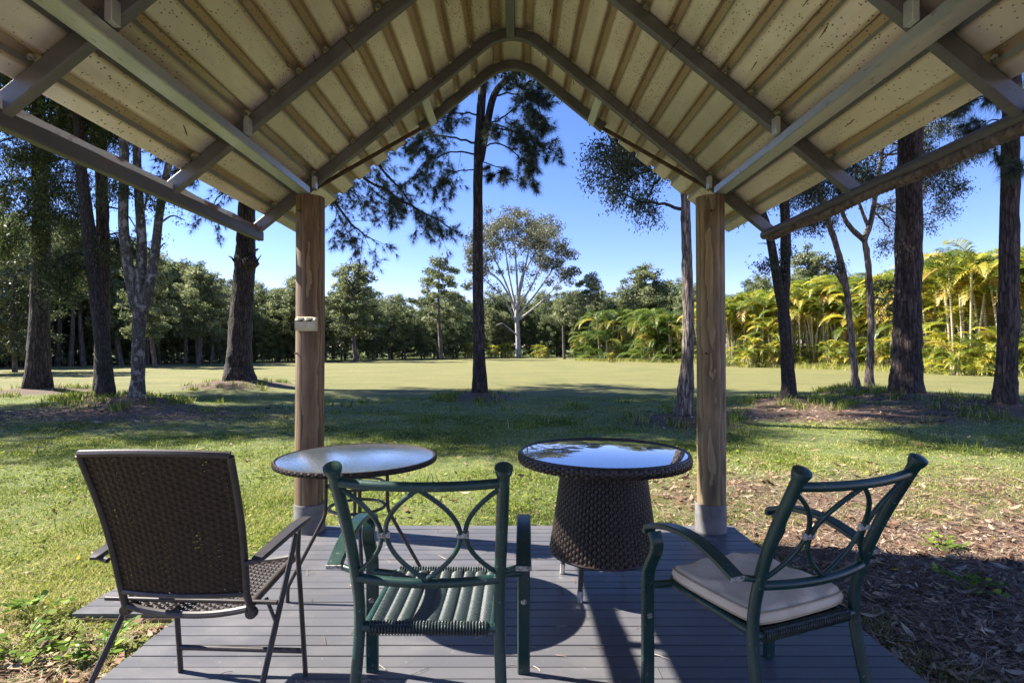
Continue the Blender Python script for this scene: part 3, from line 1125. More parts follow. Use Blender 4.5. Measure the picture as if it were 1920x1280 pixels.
def glass_table():
    T = thing('glass_table', 'round table with pebbled glass top, woven dark rim and splayed tube legs', 'table', (-.862, 3.10, .002))
    zt, rt = .754, .438
    G = Geo()
    G.lathe([(0, zt), (rt - .024, zt), (rt - .018, zt - .003), (rt - .018, zt - .009), (0, zt - .009)], (0, 0, 0), 96)
    G.build('glass_top', M['glass_pebble'], T)
    G = Geo()
    G.lathe([(0, zt - .0095), (.043, zt - .0095), (.043, zt - .018), (0, zt - .018)], (0, .0, 0), 32)
    G.build('hub_disc', M['disc'], T)
    G = Geo()
    rim_weave(G, rt - .004, zt - .027, zt - .004, 130, 3, .0022, .004)
    a = np.linspace(0, 2 * math.pi, 161)
    ring = np.stack((np.cos(a), np.sin(a), 0 * a), 1)
    G.tube(ring * (rt - .010) + V(0, 0, zt - .004), .0055, 8, False)
    G.lathe([(rt - .02, zt - .010), (rt - .008, zt - .010), (rt - .008, zt - .026), (rt - .03, zt - .026), (rt - .03, zt - .010)], (0, 0, 0), 96)
    G.build('woven_rim', M['wicker'], T)
    G = Geo()
    for k in range(2):
        c, s = math.cos(R(20 + 90 * k)), math.sin(R(20 + 90 * k))
        G.tube([(-(rt - .02) * c, -(rt - .02) * s, zt - .022 - .001 * k), ((rt - .02) * c, (rt - .02) * s, zt - .022 - .001 * k)], .010, 8)
    G.build('under_frame', M['bronze'], T)
    for an in (20, 110, 200, 290):
        c, s = math.cos(R(an)), math.sin(R(an))
        G = Geo()
        pr = [(.165, zt - .03), (.165, .62), (.166, .50), (.172, .44), (.20, .38), (.30, .19), (.345, .105), (.358, .07), (.36, 0)]
        p = smooth_path([(r * c, r * s, z) for r, z in pr], 40)
        G.tube(p, .0105, 10)
        G.build('leg', M['bronze'], T)
    G = Geo()
    for rr, z in ((.150, .475), (.152, .60)):
        G.tube(ring * rr + V(0, 0, z), .0075 if z > .5 else .009, 8, False)
    G.build('ring_brace', M['bronze'], T)


glass_table()
# ------------------------------------------------------------------ ground
def vnoise(x, y, seed=0):
    """cheap smooth value noise in [0, 1]"""
    rs = np.random.RandomState(seed)
    T_ = rs.rand(256, 256)
    xi, yi = np.floor(x).astype(int), np.floor(y).astype(int)
    fx, fy = x - xi, y - yi
    fx, fy = fx * fx * (3 - 2 * fx), fy * fy * (3 - 2 * fy)
    g = lambda a, b: T_[a % 256, b % 256]
    return (g(xi, yi) * (1 - fx) + g(xi + 1, yi) * fx) * (1 - fy) + (g(xi, yi + 1) * (1 - fx) + g(xi + 1, yi + 1) * fx) * fy


def fnoise(x, y, s=1.0, seed=0):
    return .55 * vnoise(x * s, y * s, seed) + .3 * vnoise(x * s * 2.1, y * s * 2.1, seed + 1) + .15 * vnoise(x * s * 4.3, y * s * 4.3, seed + 2)


def base_at(px, py, z=0.12):
    Y = (H - z) * F / (py - CY)
    return V((px - CX) / F * Y, Y, z)


# hero tree feet (photo pixel of the foot)
FEET = dict(a=base_at(70, 724), b=base_at(198, 741), bb=base_at(181, 733), c=base_at(258, 746), d=base_at(447, 716),
            e=base_at(899, 734), f=base_at(1282, 776), g=base_at(1480, 749), h=base_at(1606, 729), hh=base_at(1629, 726),
            i=base_at(1697, 743), j=base_at(1885, 763))
MOUND = dict(a=(1.5, .20), b=(1.0, .2), bb=(.9, .15), c=(.9, .28), d=(1.7, .34), e=(1.0, .22), f=(.9, .2), g=(1.1, .2), h=(.9, .22), hh=(1.0, .2), i=(1.6, .28), j=(1.2, .24))
Z0 = -.11


def height(x, y):
    z = Z0 + .05 * (fnoise(x, y, .45, 7) - .5) * np.clip((y - 3) / 4, .25, 1) + .02 * (fnoise(x, y, 2.2, 17) - .5)
    z = z + .10 * np.exp(-((x - 8) / 5.5) ** 2 - ((y - 13) / 3.2) ** 2)
    for k, p in FEET.items():
        r, h = MOUND[k]
        d2 = ((x - p[0]) ** 2 + (y - p[1]) ** 2) / (r * r)
        z = z + (h * (p[2] + .02 - Z0) / .25) * np.exp(-d2) * (1 + .35 * (fnoise(x, y, 2.5, 31) - .5))
    under = (np.abs(x) < 1.75) & (y < 4.35)
    return np.where(under, np.minimum(z, -.13), z)


def litter(x, y):
    """0 grass .. 1 bare litter"""
    right = np.clip((x - 1.35 - .12 * np.maximum(y - 4, 0)) / .8, 0, 1) * np.clip((6.2 - y) / 2.2, 0, 1)
    bank = np.exp(-((x - 7.5) / 4.5) ** 2 - ((y - 12.0) / 1.9) ** 2) * .85
    leftb = .75 * np.exp(-((x + 9) / 5) ** 2 - ((y - 12.5) / 2.5) ** 2)
    l = np.maximum(np.maximum(right * (.62 + .6 * fnoise(x, y, 1.1, 203)), bank), leftb)
    l = np.maximum(l, .56 * np.clip((x - .5) / 1.2, 0, 1) * np.clip((8.0 - y) / 2, 0, 1))
    l = np.maximum(l, .5 * np.clip((-1.5 - x) / .3, 0, 1) * np.clip((3.3 - y) / .8, 0, 1))
    for k, p in FEET.items():
        d2 = ((x - p[0]) ** 2 + (y - p[1]) ** 2) / (MOUND[k][0] * 1.25) ** 2
        l = np.maximum(l, 1.05 * np.exp(-d2))
    return l


def geo_axis(lo, hi, fine0, fine1, step, grow):
    a = list(np.arange(fine0, fine1, step))
    s, x = step, fine1
    while x < hi:
        a.append(x)
        s *= grow
        x += s
    a.append(hi)
    s, x, b = step, fine0, []
    while x > lo:
        s *= grow
        x -= s
        b.append(max(x, lo))
    return np.array(b[::-1] + a)


def ground():
    xs = geo_axis(-320, 320, -16, 16, .16, 1.06)
    ys = geo_axis(-60, 420, 1.5, 23, .14, 1.05)
    X, Y = np.meshgrid(xs, ys, indexing='ij')
    Z = height(X, Y)
    # far edge of the clearing rises a little into the wood
    Z = Z + np.clip((Y - 130) / 200, 0, 1) * 3
    G = Geo()
    G.grid(np.stack((X, Y, Z), -1).reshape(-1, 3), len(xs), len(ys))
    L = litter(X, Y)
    mown = np.clip((Y + 3.0 * (fnoise(X, Y, .25, 3) - .5) - 15.5) / 5.0, 0, 1)
    # rough green growth under the far wood
    ed = np.interp(X / np.maximum(Y, 1) * F + CX, [-260, 0, 300, 540, 640, 800, 960, 1100, 1280, 1420], [40, 45, 54, 64, 72, 86, 104, 104, 88, 74])
    mown = mown * np.clip((ed - Y) / 3 + .5, 0, 1)
    o = G.build('ground', M['ground'], None, smooth='full', attrs={'litter': L.ravel(), 'mown': mown.ravel()})
    o['kind'] = 'structure'


ground()


def in_view(x, y, mg=.6):
    return (np.abs(x) < .945 * y + mg)


def on_deck(x, y):
    return ((np.abs(x) < 1.72) & (y < 4.31)) | ((x > -2.42) & (x < -1.6) & (y > 2.97) & (y < 3.40))


def grass():
    rng = np.random.RandomState(21)
    n = 1400000
    y = 1.9 * (17.5 / 1.9) ** rng.rand(n)          # log density: even in the picture
    x = (rng.rand(n) * 2 - 1) * (.945 * y + 1.6)
    L = litter(x, y) + .75 * (fnoise(x, y, 2.2, 55) - .5)
    lush = fnoise(x, y, 1.1, 77)
    keep = ~on_deck(x, y) & (rng.rand(n) > np.clip((L - .22) * 2.0, 0, .985)) & (rng.rand(n) < .25 + .7 * np.clip((lush - .32) * 2.8, 0, 1))
    x, y, lush, L = x[keep], y[keep], lush[keep], L[keep]
    n = len(x)
    z = height(x, y)
    hgt = (.010 + .026 * rng.rand(n) ** 1.8) * (.6 + 1.0 * lush) * np.clip(1.25 - y / 26, .5, 1)
    w = (.0022 + .0022 * rng.rand(n)) * np.clip(y / 4.0, 1, 3.2)
    a = rng.rand(n) * 6.2832
    lean = hgt * (.35 + 1.1 * rng.rand(n))
    la = rng.rand(n) * 6.2832
    p = np.stack((x, y, z - .004), 1)
    s = np.stack((np.cos(a), np.sin(a), 0 * a), 1) * w[:, None]
    tip = p + np.stack((np.cos(la) * lean, np.sin(la) * lean, hgt), 1)
    v = np.stack((p - s, p + s, tip), 1).reshape(-1, 3)
    r = np.clip(.40 + .9 * (.5 - lush) + .22 * rng.normal(size=n) + .35 * np.clip(L, 0, .6) + 1.0 * (fnoise(x, y, .6, 91) - .45), 0, 1)
    r = np.where(rng.rand(n) < .13, .75 + .25 * rng.rand(n), r)
    G = Geo()
    G.add(v, None, np.arange(n * 3).reshape(-1, 3), 0, np.repeat(r, 3))
    # small flat leaves of clover and lawn weeds in patches
    n = 230000
    y = 1.9 * (12 / 1.9) ** rng.rand(n)
    x = (rng.rand(n) * 2 - 1) * (.945 * y + 1.6)
    pt = fnoise(x, y, 1.7, 140)
    near = np.clip((8.5 - y) / 3, .12, 1)
    keep = ~on_deck(x, y) & (rng.rand(n) < np.clip((pt - .53) * 4.0, 0, .8) * near) & (litter(x, y) < .45)
    x, y = x[keep], y[keep]
    n = len(x)
    l = (.006 + .012 * rng.rand(n) ** 1.6) * np.clip(y / 4, 1, 2)
    a = rng.rand(n) * 6.2832
    c = np.stack((x, y, height(x, y) + .012 + .03 * rng.rand(n)), 1)
    d = np.stack((np.cos(a), np.sin(a), rng.normal(0, .35, n)), 1) * l[:, None]
    s = np.stack((-np.sin(a), np.cos(a), rng.normal(0, .35, n)), 1) * (l * .6)[:, None]
    G.add(np.stack((c - d, c - s, c + d, c + s), 1).reshape(-1, 3), np.arange(n * 4).reshape(-1, 4), None, 0, np.repeat(np.clip(rng.normal(.42, .13, n), .1, .8), 4))
    o = G.build('grass', M['grass'], None, smooth=False)
    o['kind'] = 'stuff'
    tag(o, 'short patchy lawn of green and straw coloured grass around the deck', 'grass')
    # longer tufts at tree feet and here and there
    G = Geo()
    cs = []
    for k, p in FEET.items():
        for _ in range(26):
            a, d = rng.rand() * 6.28, MOUND[k][0] * (.6 + .8 * rng.rand())
            cs.append((p[0] + d * math.cos(a), p[1] + d * math.sin(a)))
    for _ in range(60):
        yy = 4 + 12 * rng.rand()
        cs.append(((rng.rand() * 2 - 1) * .92 * yy, yy))
    cs = np.array([c for c in cs if not on_deck(np.array(c[0]), np.array(c[1]))])
    k = 26
    x = np.repeat(cs[:, 0], k) + rng.normal(0, .10, len(cs) * k)
    y = np.repeat(cs[:, 1], k) + rng.normal(0, .10, len(cs) * k)
    ok = ~on_deck(x, y)
    x, y = x[ok], y[ok]
    n = len(x)
    hgt = .07 + .17 * rng.rand(n) ** 1.5
    w = (.003 + .002 * rng.rand(n)) * np.clip(y / 6, 1, 2.6)
    a, la = rng.rand(n) * 6.28, rng.rand(n) * 6.28
    p = np.stack((x, y, height(x, y) - .01), 1)
    s = np.stack((np.cos(a), np.sin(a), 0 * a), 1) * w[:, None]
    d = np.stack((np.cos(la), np.sin(la), 0 * la), 1) * (hgt * (.15 + .5 * rng.rand(n)))[:, None]
    mid = p + d * .35 + np.stack((0 * x, 0 * x, hgt * .6), 1)
    tip = p + d + np.stack((0 * x, 0 * x, hgt), 1)
    v = np.stack((p - s, p + s, mid + s * .7, mid - s * .7, tip), 1).reshape(-1, 3)
    b = np.arange(n)[:, None] * 5
    G.add(v, b + np.array([0, 1, 2, 3]), b + np.array([3, 2, 4]), 0, np.repeat(np.clip(.3 + .3 * rng.normal(size=n), 0, 1), 5))
    o = G.build('long_grass', M['grass'], None, smooth=False)
    o['kind'] = 'stuff'
    tag(o, 'longer grass tufts on the mounds round the tree feet', 'grass')


def litter_stuff():
    rng = np.random.RandomState(33)
    n = 130000
    y = 1.9 * (15 / 1.9) ** rng.rand(n)
    x = (rng.rand(n) * 2 - 1) * (.945 * y + 1.6)
    L = litter(x, y) + .4 * (fnoise(x, y, 2.2, 55) - .5)
    keep = ~on_deck(x, y) & (rng.rand(n) < np.clip(.035 + (L - .15) * .95, .03, .8))
    x, y = x[keep], y[keep]
    n = len(x)
    l = (.011 + .024 * rng.rand(n) ** 1.5) * np.where(rng.rand(n) < .2, 1.9, 1) * np.clip(.7 + y / 14, 1, 1.6)
    w = l * (.16 + .22 * rng.rand(n))
    a = rng.rand(n) * 6.2832
    tilt = rng.normal(0, .2, n)
    c = np.stack((x, y, height(x, y) + .008 + .018 * rng.rand(n)), 1)
    d = np.stack((np.cos(a), np.sin(a), tilt), 1) * l[:, None]
    s = np.stack((-np.sin(a), np.cos(a), rng.normal(0, .3, n)), 1) * w[:, None]
    up = np.stack((0 * x, 0 * x, l * (.1 + .25 * rng.rand(n))), 1)
    v = np.stack((c - d + up * .5, c - d * .2 - s, c + d * .35 - s * .8, c + d + up, c + d * .35 + s * .8, c - d * .2 + s), 1).reshape(-1, 3)
    b = np.arange(n)[:, None] * 6
    G = Geo()
    r = rng.rand(n) ** .9 * .96
    r = np.where(rng.rand(n) < .006, 1.0, r)
    G.add(v, np.concatenate((b + np.array([1, 2, 4, 5]),)), np.concatenate((b + np.array([0, 1, 5]), b + np.array([2, 3, 4]))), 0, np.repeat(r, 6))
    o = G.build('leaf_litter', M['litter'], None, smooth=False)
    o['kind'] = 'stuff'
    tag(o, 'brown fallen leaves scattered over the ground beside the deck', 'leaf litter')
    # pine straw
    n = 70000
    y = 1.9 * (13 / 1.9) ** rng.rand(n)
    x = (rng.rand(n) * 2 - 1) * (.945 * y + 1.6)
    L = litter(x, y) + .4 * (fnoise(x, y, 1.6, 65) - .5)
    keep = ~on_deck(x, y) & (rng.rand(n) < np.clip(.04 + (L - .15) * 1.1, .03, .9))
    x, y = x[keep], y[keep]
    n = len(x)
    l = .05 + .07 * rng.rand(n)
    a = rng.rand(n) * 6.2832
    c = np.stack((x, y, height(x, y) + .006 + .022 * rng.rand(n)), 1)
    d = np.stack((np.cos(a), np.sin(a), rng.normal(0, .12, n)), 1) * l[:, None]
    s = np.stack((-np.sin(a), np.cos(a), 0 * a), 1) * (.0011 * np.clip(y / 3.5, 1, 2.5))[:, None]
    bend = s / .0011 * (rng.normal(0, .010, n) / np.clip(y / 3.5, 1, 2.5))[:, None]
    v = np.stack((c - d - s, c - d + s, c + bend + s, c + bend - s, c + d + s * .4, c + d - s * .4), 1).reshape(-1, 3)
    b = np.arange(n)[:, None] * 6
    G = Geo()
    G.add(v, np.concatenate((b + np.array([0, 1, 2, 3]), b + np.array([3, 2, 4, 5]))), None, 0, np.repeat(rng.rand(n), 6))
    o = G.build('pine_straw', M['straw'], None, smooth=False)
    o['kind'] = 'stuff'
    tag(o, 'dry reddish pine needles strewn over the ground', 'pine straw')
    # bits lying on the deck boards
    n = 85
    x = rng.uniform(-1.5, 1.5, n)
    y = rng.uniform(2.1, 4.2, n)
    G = Geo()
    for k in range(n):
        a = rng.rand() * 6.28
        l = rng.uniform(.02, .055)
        p0 = V(x[k], y[k], .004)
        dv = V(math.cos(a), math.sin(a), 0) * l
        G.tube(np.array([p0 - dv, p0 + V(0, 0, .002) + rng.normal(0, .002, 3) * V(1, 1, 0), p0 + dv]), .0012, 4, rnd=rng.rand())
    o = G.build('pine_straw', M['straw'], None, smooth=False)
    o['kind'] = 'stuff'
    tag(o, 'few loose dry pine needles lying on the deck boards', 'pine straw')


def weeds():
    rng = np.random.RandomState(8)
    spots = [(-1.92, 2.62, 'leafy bright green weed at the front left edge of the deck'), (-2.35, 2.66, 'broad leaved green weed in the left foreground grass'),
             (-2.62, 3.05, 'leafy green weed left of the step boards'), (-2.0, 3.62, 'spreading green weed behind the step boards'),
             (-1.2, 4.75, 'yellow green weed patch behind the folding chair'), (3.1, 4.0, 'green leafy weed in the shaded litter on the right'),
             (2.75, 3.35, 'small green tuft of weed beside the right hand chair')]
    for k, (x, y, lab) in enumerate(spots):
        z = float(height(np.array(x), np.array(y)))
        W = thing('weed_plant', lab, 'weed', (x, y, z), 0, 'weeds around the deck')
        S, Lf = Geo(), Geo()
        for _ in range(10):
            a = rng.rand() * 6.28
            l = rng.uniform(.06, .2)
            tip = V(math.cos(a) * l, math.sin(a) * l, rng.uniform(.03, .13))
            S.tube(smooth_path([(0, 0, -.01), tip * V(.5, .5, .8), tip], 6), [.002] * 6, 4)
            for t in (.5, .75, 1.0):
                c = tip * V(t, t, .5 + .5 * t)
                for sd in (-1, 1):
                    b = a + sd * rng.uniform(.5, 1.3)
                    ll = rng.uniform(.025, .05)
                    d = V(math.cos(b), math.sin(b), rng.uniform(-.2, .5)) * ll
                    s = V(-math.sin(b), math.cos(b), rng.normal(0, .3)) * ll * .42
                    Lf.add([c, c + d * .4 - s, c + d * .75 - s * .7, c + d, c + d * .75 + s * .7, c + d * .4 + s], [[1, 2, 4, 5]], [[0, 1, 5], [2, 3, 4]], 0, rng.rand())
        S.build('stem', M['weed'], W)
        Lf.build('leaves', M['weed'], W, smooth=False)


grass()
litter_stuff()
weeds()
# ------------------------------------------------------------------ trees
def unit(v):
    return v / (np.linalg.norm(v, axis=-1, keepdims=True) + 1e-9)


def tufts(G, P, D, k, L, w, rng, spread=.75, droop=0.0):
    """bursts of k needles at points P pointing along D"""
    P, D = np.repeat(P, k, 0), np.repeat(D, k, 0)
    n = len(P)
    d = unit(D + rng.normal(0, spread, (n, 3)) + V(0, 0, -droop))
    l = L * rng.uniform(.65, 1.1, n)
    s = unit(np.cross(d, rng.normal(size=(n, 3)))) * w
    b = P + d * (l * .04)[:, None]
    tip = P + d * l[:, None] + V(0, 0, -1) * (l * .12)[:, None]
    v = np.stack((b - s, b + s, tip), 1).reshape(-1, 3)
    r = np.repeat(np.clip(rng.normal(.45, .22, n), 0, 1), 3)
    G.add(v, None, np.arange(n * 3).reshape(-1, 3), 0, r)


def leaves(G, P, k, spread, L, w, rng, droop=.6, tone=.45, dirs=None):
    """k narrow folded leaves scattered round each point"""
    n0 = len(P)
    P = np.repeat(P, k, 0) + rng.normal(0, spread, (n0 * k, 3))
    n = len(P)
    d = unit(rng.normal(0, 1, (n, 3)) + V(0, 0, -droop))
    l = L * rng.uniform(.6, 1.15, n)
    s = unit(np.cross(d, rng.normal(size=(n, 3)))) * (w * rng.uniform(.7, 1.2, n))[:, None]
    c = P + d * (l * .45)[:, None]
    v = np.stack((P, c - s, P + d * l[:, None], c + s), 1).reshape(-1, 3)
    t = np.repeat(np.clip(np.repeat(rng.normal(tone, .16, n0), k) + rng.normal(0, .2, n), 0, 1), 4)
    G.add(v, np.arange(n * 4).reshape(-1, 4), None, 0, t)


class Tree:
    thin = .78                      # slims every trunk a little

    def __init__(self, seed):
        self.rng = np.random.RandomState(seed)
        self.W, self.T, self.L = Geo(), Geo(), Geo()      # trunk, limbs, foliage

    def trunk(self, pts, rad, n=40, seg=20, rough=.05, flare=.35):
        P = smooth_path(pts, n)
        t = np.linspace(0, 1, n)
        r = np.interp(t, np.linspace(0, 1, len(rad)), rad)
        h = P[:, 2] - P[0, 2]
        r = r * self.thin * (1 + flare * np.exp(-h / .35))
        P[0, 2] -= .35
        nz = self.rng.normal(0, rough, (n, seg))
        nz = (nz + np.roll(nz, 1, 0) + np.roll(nz, 1, 1)) / 1.7
        but = 1 + .12 * np.exp(-h / .4)[:, None] * np.sin(np.arange(seg)[None] / seg * 6.2832 * 5 + self.rng.rand() * 6)
        self.W.tube(P, r, seg, fn=lambda i, j: 1 + nz[i, j] + but[i, j] - 1)
        return P, r

    def bough(self, pts, r0, r1, kind, twigs=12, tl=.8, dens=1.0, n=16, start=.25, droop=.25, geo=None, size=1.0, up=0.0):
        rng = self.rng
        P = smooth_path(pts, n)
        P[1:-1] += rng.normal(0, .03 * tl, (n - 2, 3))
        (geo or self.T).tube(P, np.linspace(r0, r1, n), 7 if r0 > .03 else 5)
        T = unit(np.gradient(P, axis=0))
        fp, fd = [], []
        for i in range(twigs):
            s = start + (1 - start) * (i + rng.rand()) / twigs
            k = min(n - 1, int(s * (n - 1)))
            p, tg = P[k], T[k]
            side = unit(np.cross(tg, V(0, 0, 1)) * rng.choice([-1, 1]) + rng.normal(0, .45, 3))
            tl_ = tl * (1.3 if kind == 'pine' else 1.0)
            d = unit(tg * rng.uniform(.3, .9) + side * rng.uniform(.5, 1.1) + V(0, 0, up - droop * rng.rand()))
            l = tl_ * rng.uniform(.5, 1.25) * (1.1 - .5 * s)
            e1, e2 = p + d * l * .55 + V(0, 0, -.04 * l), p + d * l + V(0, 0, (-.28 * droop + .1 * up) * l)
            tw = smooth_path([p, e1, e2], 5)
            self.T.tube(tw, np.linspace(max(.005, r1 * .8), .003, 5), 3, False)
            for sub in range(int(3 + 3 * dens) if kind != 'pine' else int(3.5 + 3.3 * dens)):
                f = rng.uniform(.35, 1.0)
                q = tw[min(4, int(f * 4.99))]
                dd = unit(d + rng.normal(0, .55, 3) + V(0, 0, .25 * up - .15 * droop))
                sl = l * rng.uniform(.15, .42)
                q2 = q + dd * sl
                self.T.tube(np.array([q, q2]), [.0035, .0025], 3, False)
                fp.append(q2)
                fd.append(dd)
            fp.append(e2)
            fd.append(d)
        fp.append(P[-1])
        fd.append(T[-1])
        fp, fd = np.array(fp), np.array(fd)
        if kind == 'pine':
            m = fp[rng.rand(len(fp)) < .8]
            tufts(self.L, fp, fd, int(24 * dens) + 8, .20 * size, .0031 * size, rng, .6)
            q = fp - fd * rng.uniform(.04, .2, (len(fp), 1))
            tufts(self.L, q, fd, int(9 * dens) + 4, .17 * size, .0030 * size, rng, .65)
        else:
            leaves(self.L, fp, int(11 * dens) + 3, .10 * size, .095 * size, .0115 * size, rng, 1.0)
            q = fp - fd * rng.uniform(.02, .18, (len(fp), 1))
            leaves(self.L, q, int(7 * dens) + 2, .09 * size, .09 * size, .0115 * size, rng, 1.0)

    def crown(self, base, z0, z1, rad, count, kind, dens=.8, tl=.9, size=1.3, r0=.07, shape=None, axis=None, droop=.2, rise=.25):
        """boughs all round a stem between heights z0 and z1"""
        rng = self.rng
        for i in range(count):
            f = (i + rng.rand()) / count
            z = z0 + (z1 - z0) * f
            a = i * 2.399 + rng.normal(0, .4)
            c = axis(z) if axis is not None else V(base[0], base[1], z)
            l = rad * (shape(f) if shape else (1 - .65 * f)) * rng.uniform(.7, 1.15)
            d = V(math.cos(a), math.sin(a), 0)
            zr = rise * rng.uniform(.3, 1.2)
            self.bough([c, c + d * l * .5 + V(0, 0, zr * l * .5), c + d * l + V(0, 0, zr * l * .6)], r0 * (1 - .5 * f), .012, kind, max(5, int(7 * l / 2)), tl, dens, 10, .25, droop, None, size)

    def finish(self, name, label, cat, base, bark, leafm, limb_bark=None, group=None):
        o = thing(name, label, cat, base, 0, group)
        self.W.build('trunk', M[bark], o, base, smooth='full')
        v, q, t, r, qm, tm = self.T.arrays()
        self.L.merge((v, q, t, r, qm + 1, tm + 1))                 # twigs and boughs belong to the crown
        self.L.build('crown', [M[leafm], M[limb_bark or bark]], o, base, smooth=False)
        return o


def pxpath(Y, pts, dy=None):
    dy = dy or [0] * len(pts)
    return np.array([at(px, py, Y + d) for (px, py), d in zip(pts, dy)])


def extend(P, ztop, wob=0.0):
    """carry a trunk path on upward along its last direction"""
    d = P[-1] - P[-2]
    d = unit(d)
    k = (ztop - P[-1][2]) / max(d[2], .2)
    return np.concatenate((P, [P[-1] + d * k * .5 * V(1, 1, 1), P[-1] + d * k * V(.8, .8, 1)]))


def hero_trees():
    ft = FEET
    G1 = 'tall trees edging the near lawn'
    # a: far left pine hung with dark leafy growth
    Y = ft['a'][1]
    t = Tree(1)
    p = extend(pxpath(Y, [(70, 724), (74, 600), (77, 480), (75, 350), (72, 240)]), 17)
    p[0] = ft['a']
    t.trunk(p, [.42, .34, .31, .28, .25, .18, .08], 50, 22, .05)
    ax = lambda z: V(p[3][0], Y, z)
    for (px, py, ex, ey, dy) in ((75, 250, -60, 300, .6), (74, 235, 165, 255, -.8), (76, 300, 20, 350, -1.2), (76, 330, 150, 400, -.6), (77, 360, 15, 440, .3), (77, 300, 160, 330, .7),
                                 (76, 270, 120, 215, 0), (76, 400, 160, 470, .2), (76, 400, 0, 480, -1), (76, 215, 0, 225, 0), (76, 330, -40, 390, .5), (76, 360, 120, 450, -1), (76, 285, 95, 330, -1.4), (76, 330, 60, 420, -1.3)):
        a, b = at(px, py, Y), at(ex, ey, Y + dy)
        t.bough([a, (a + b) / 2 + V(0, dy * .3, .35), b], .05, .01, 'leaf', 9, .95, 1.25, 12, .25, .8, None, 1.35)
    t.crown(ft['a'], 9.8, 16.5, 6.8, 40, 'leaf', .8, 1.5, 2.6, .09, lambda f: 1 - .5 * f, ax, .4)
    t.finish('leafy_tree', 'large dark tree with drooping leafy boughs hanging down its trunk', 'tree', ft['a'], 'bark_pine', 'leaf_dark', 'bark_dark', G1)
    # b: dark bent trunk
    Y = ft['b'][1]
    t = Tree(2)
    p = extend(pxpath(Y, [(202, 742), (193, 650), (180, 545), (166, 430), (152, 310), (145, 215)], [0, 0, 0, -.1, -.2, -.3]), 13)
    p[0] = ft['b']
    t.trunk(p, [.25, .225, .215, .20, .16, .13, .10, .05], 50, 18, .035)
    for (px, py, ex, ey, dy) in ((158, 350, 95, 360, .5), (172, 480, 110, 500, -.4), (150, 300, 60, 290, .6), (165, 420, 105, 400, .4), (148, 250, 215, 245, .5), (170, 440, 235, 470, .6), (174, 500, 120, 540, .3)):
        a, b = at(px, py, Y), at(ex, ey, Y + dy)
        t.bough([a, (a + b) / 2 + V(0, 0, .2), b], .04, .008, 'leaf', 12, .75, 1.2, 12, .35, .6, None, 1.25)
    t.crown(ft['b'], 8.8, 13.2, 5.2, 34, 'leaf', .8, 1.4, 2.5, .07, lambda f: 1 - .5 * f, lambda z: V(p[-3][0], Y - .3, z), .3)
    t.finish('leafy_tree', 'dark smooth bent trunk beside the lichen covered triple stem', 'tree', ft['b'], 'bark_dark', 'leaf_dark', None, G1)
    # bb: straight reddish pine directly behind it
    Y = ft['bb'][1] + .9
    t = Tree(3)
    p = extend(pxpath(Y, [(190, 733), (192, 600), (193, 450), (190, 320), (188, 215)]), 17)
    p[0][2] = -.1
    t.trunk(p, [.27, .24, .225, .21, .19, .15, .06], 50, 18, .04)
    t.crown(p[0], 9.0, 16.8, 3.4, 26, 'pine', .8, 1.1, 1.9, .06, None, lambda z: V(p[3][0], Y, z), .2)
    for (px, py, ex, ey, dy) in ((192, 385, 268, 440, .2), (192, 330, 258, 360, 1.0), (192, 440, 285, 470, .6)):
        a, b = at(px, py, Y), at(ex, ey, Y + dy)
        t.bough([a, (a + b) / 2 + V(0, 0, .25), b], .035, .012, 'pine', 3, .5, .5, 12, .6, .3)
    t.finish('pine_tree', 'straight reddish pine trunk rising close behind the bent dark trunk', 'tree', p[0], 'bark_red', 'needle', None, G1)
    # c: lichen covered tree splitting in three
    Y = ft['c'][1]
    t = Tree(4)
    p = pxpath(Y, [(258, 746), (259, 690), (261, 620), (262, 570), (264, 535)])
    p[0] = ft['c']
    t.trunk(p, [.205, .185, .185, .19, .15], 24, 18, .04, .25)
    st = [([(256, 585), (246, 530), (236, 470), (231, 400), (233, 300), (229, 210)], [0, 0, -.1, -.15, -.2, -.2], .135, .105),
          ([(262, 560), (266, 480), (264, 420), (258, 330), (256, 240)], [0, .1, .15, .2, .25], .125, .095),
          ([(268, 585), (281, 530), (291, 470), (300, 395), (312, 330), (326, 260)], [0, 0, .1, .2, .3, .4], .125, .085)]
    for pts, dy, r0, r1 in st:
        q = extend(pxpath(Y, pts, dy), 10)
        t.trunk_seg = None
        tt = np.linspace(0, 1, 34)
        P = smooth_path(q, 34)
        t.W.tube(P, np.interp(tt, [0, .6, 1], [r0, r1, .03]), 16, fn=lambda i, j: 1 + .05 * np.sin(i * 1.7 + j * 2.3) * np.sin(i * .6 + j))
        t.crown(P[0], 7.6, 9.8, 3.9, 13, 'leaf', 1.1, 1.2, 2.2, .05, lambda f: 1 - .4 * f, lambda z, P=P: P[np.argmin(abs(P[:, 2] - z))], .3)
    for pts, dy in (([(298, 420), (322, 405), (345, 412)], 0), ([(291, 480), (302, 462), (310, 455)], 0), ([(264, 420), (280, 350), (272, 340)], -.3)):
        t.bough(pxpath(Y, pts, [0, dy, dy]), .03, .012, 'leaf', 1, .15, .1, 8, .8, .1)
    for (px, py, ex, ey, dy, tw) in ((262, 380, 215, 350, -.5, 8), (264, 350, 290, 385, -.5, 7), (233, 300, 205, 380, .3, 8), (300, 400, 330, 350, .3, 4)):
        a, b = at(px, py, Y), at(ex, ey, Y + dy)
        t.bough([a, (a + b) / 2 + V(0, 0, .1), b], .025, .006, 'leaf', tw, .4, .7, 10, .35, .5)
    t.finish('lichen_tree', 'pale lichen mottled tree splitting into three stems', 'tree', ft['c'], 'bark_lichen', 'leaf_dark', None, G1)
    # d: thick old pine left of the left post
    Y = ft['d'][1]
    t = Tree(5)
    p = extend(pxpath(Y, [(447, 716), (450, 640), (455, 560), (459, 495), (461, 440), (463, 370)]), 18)
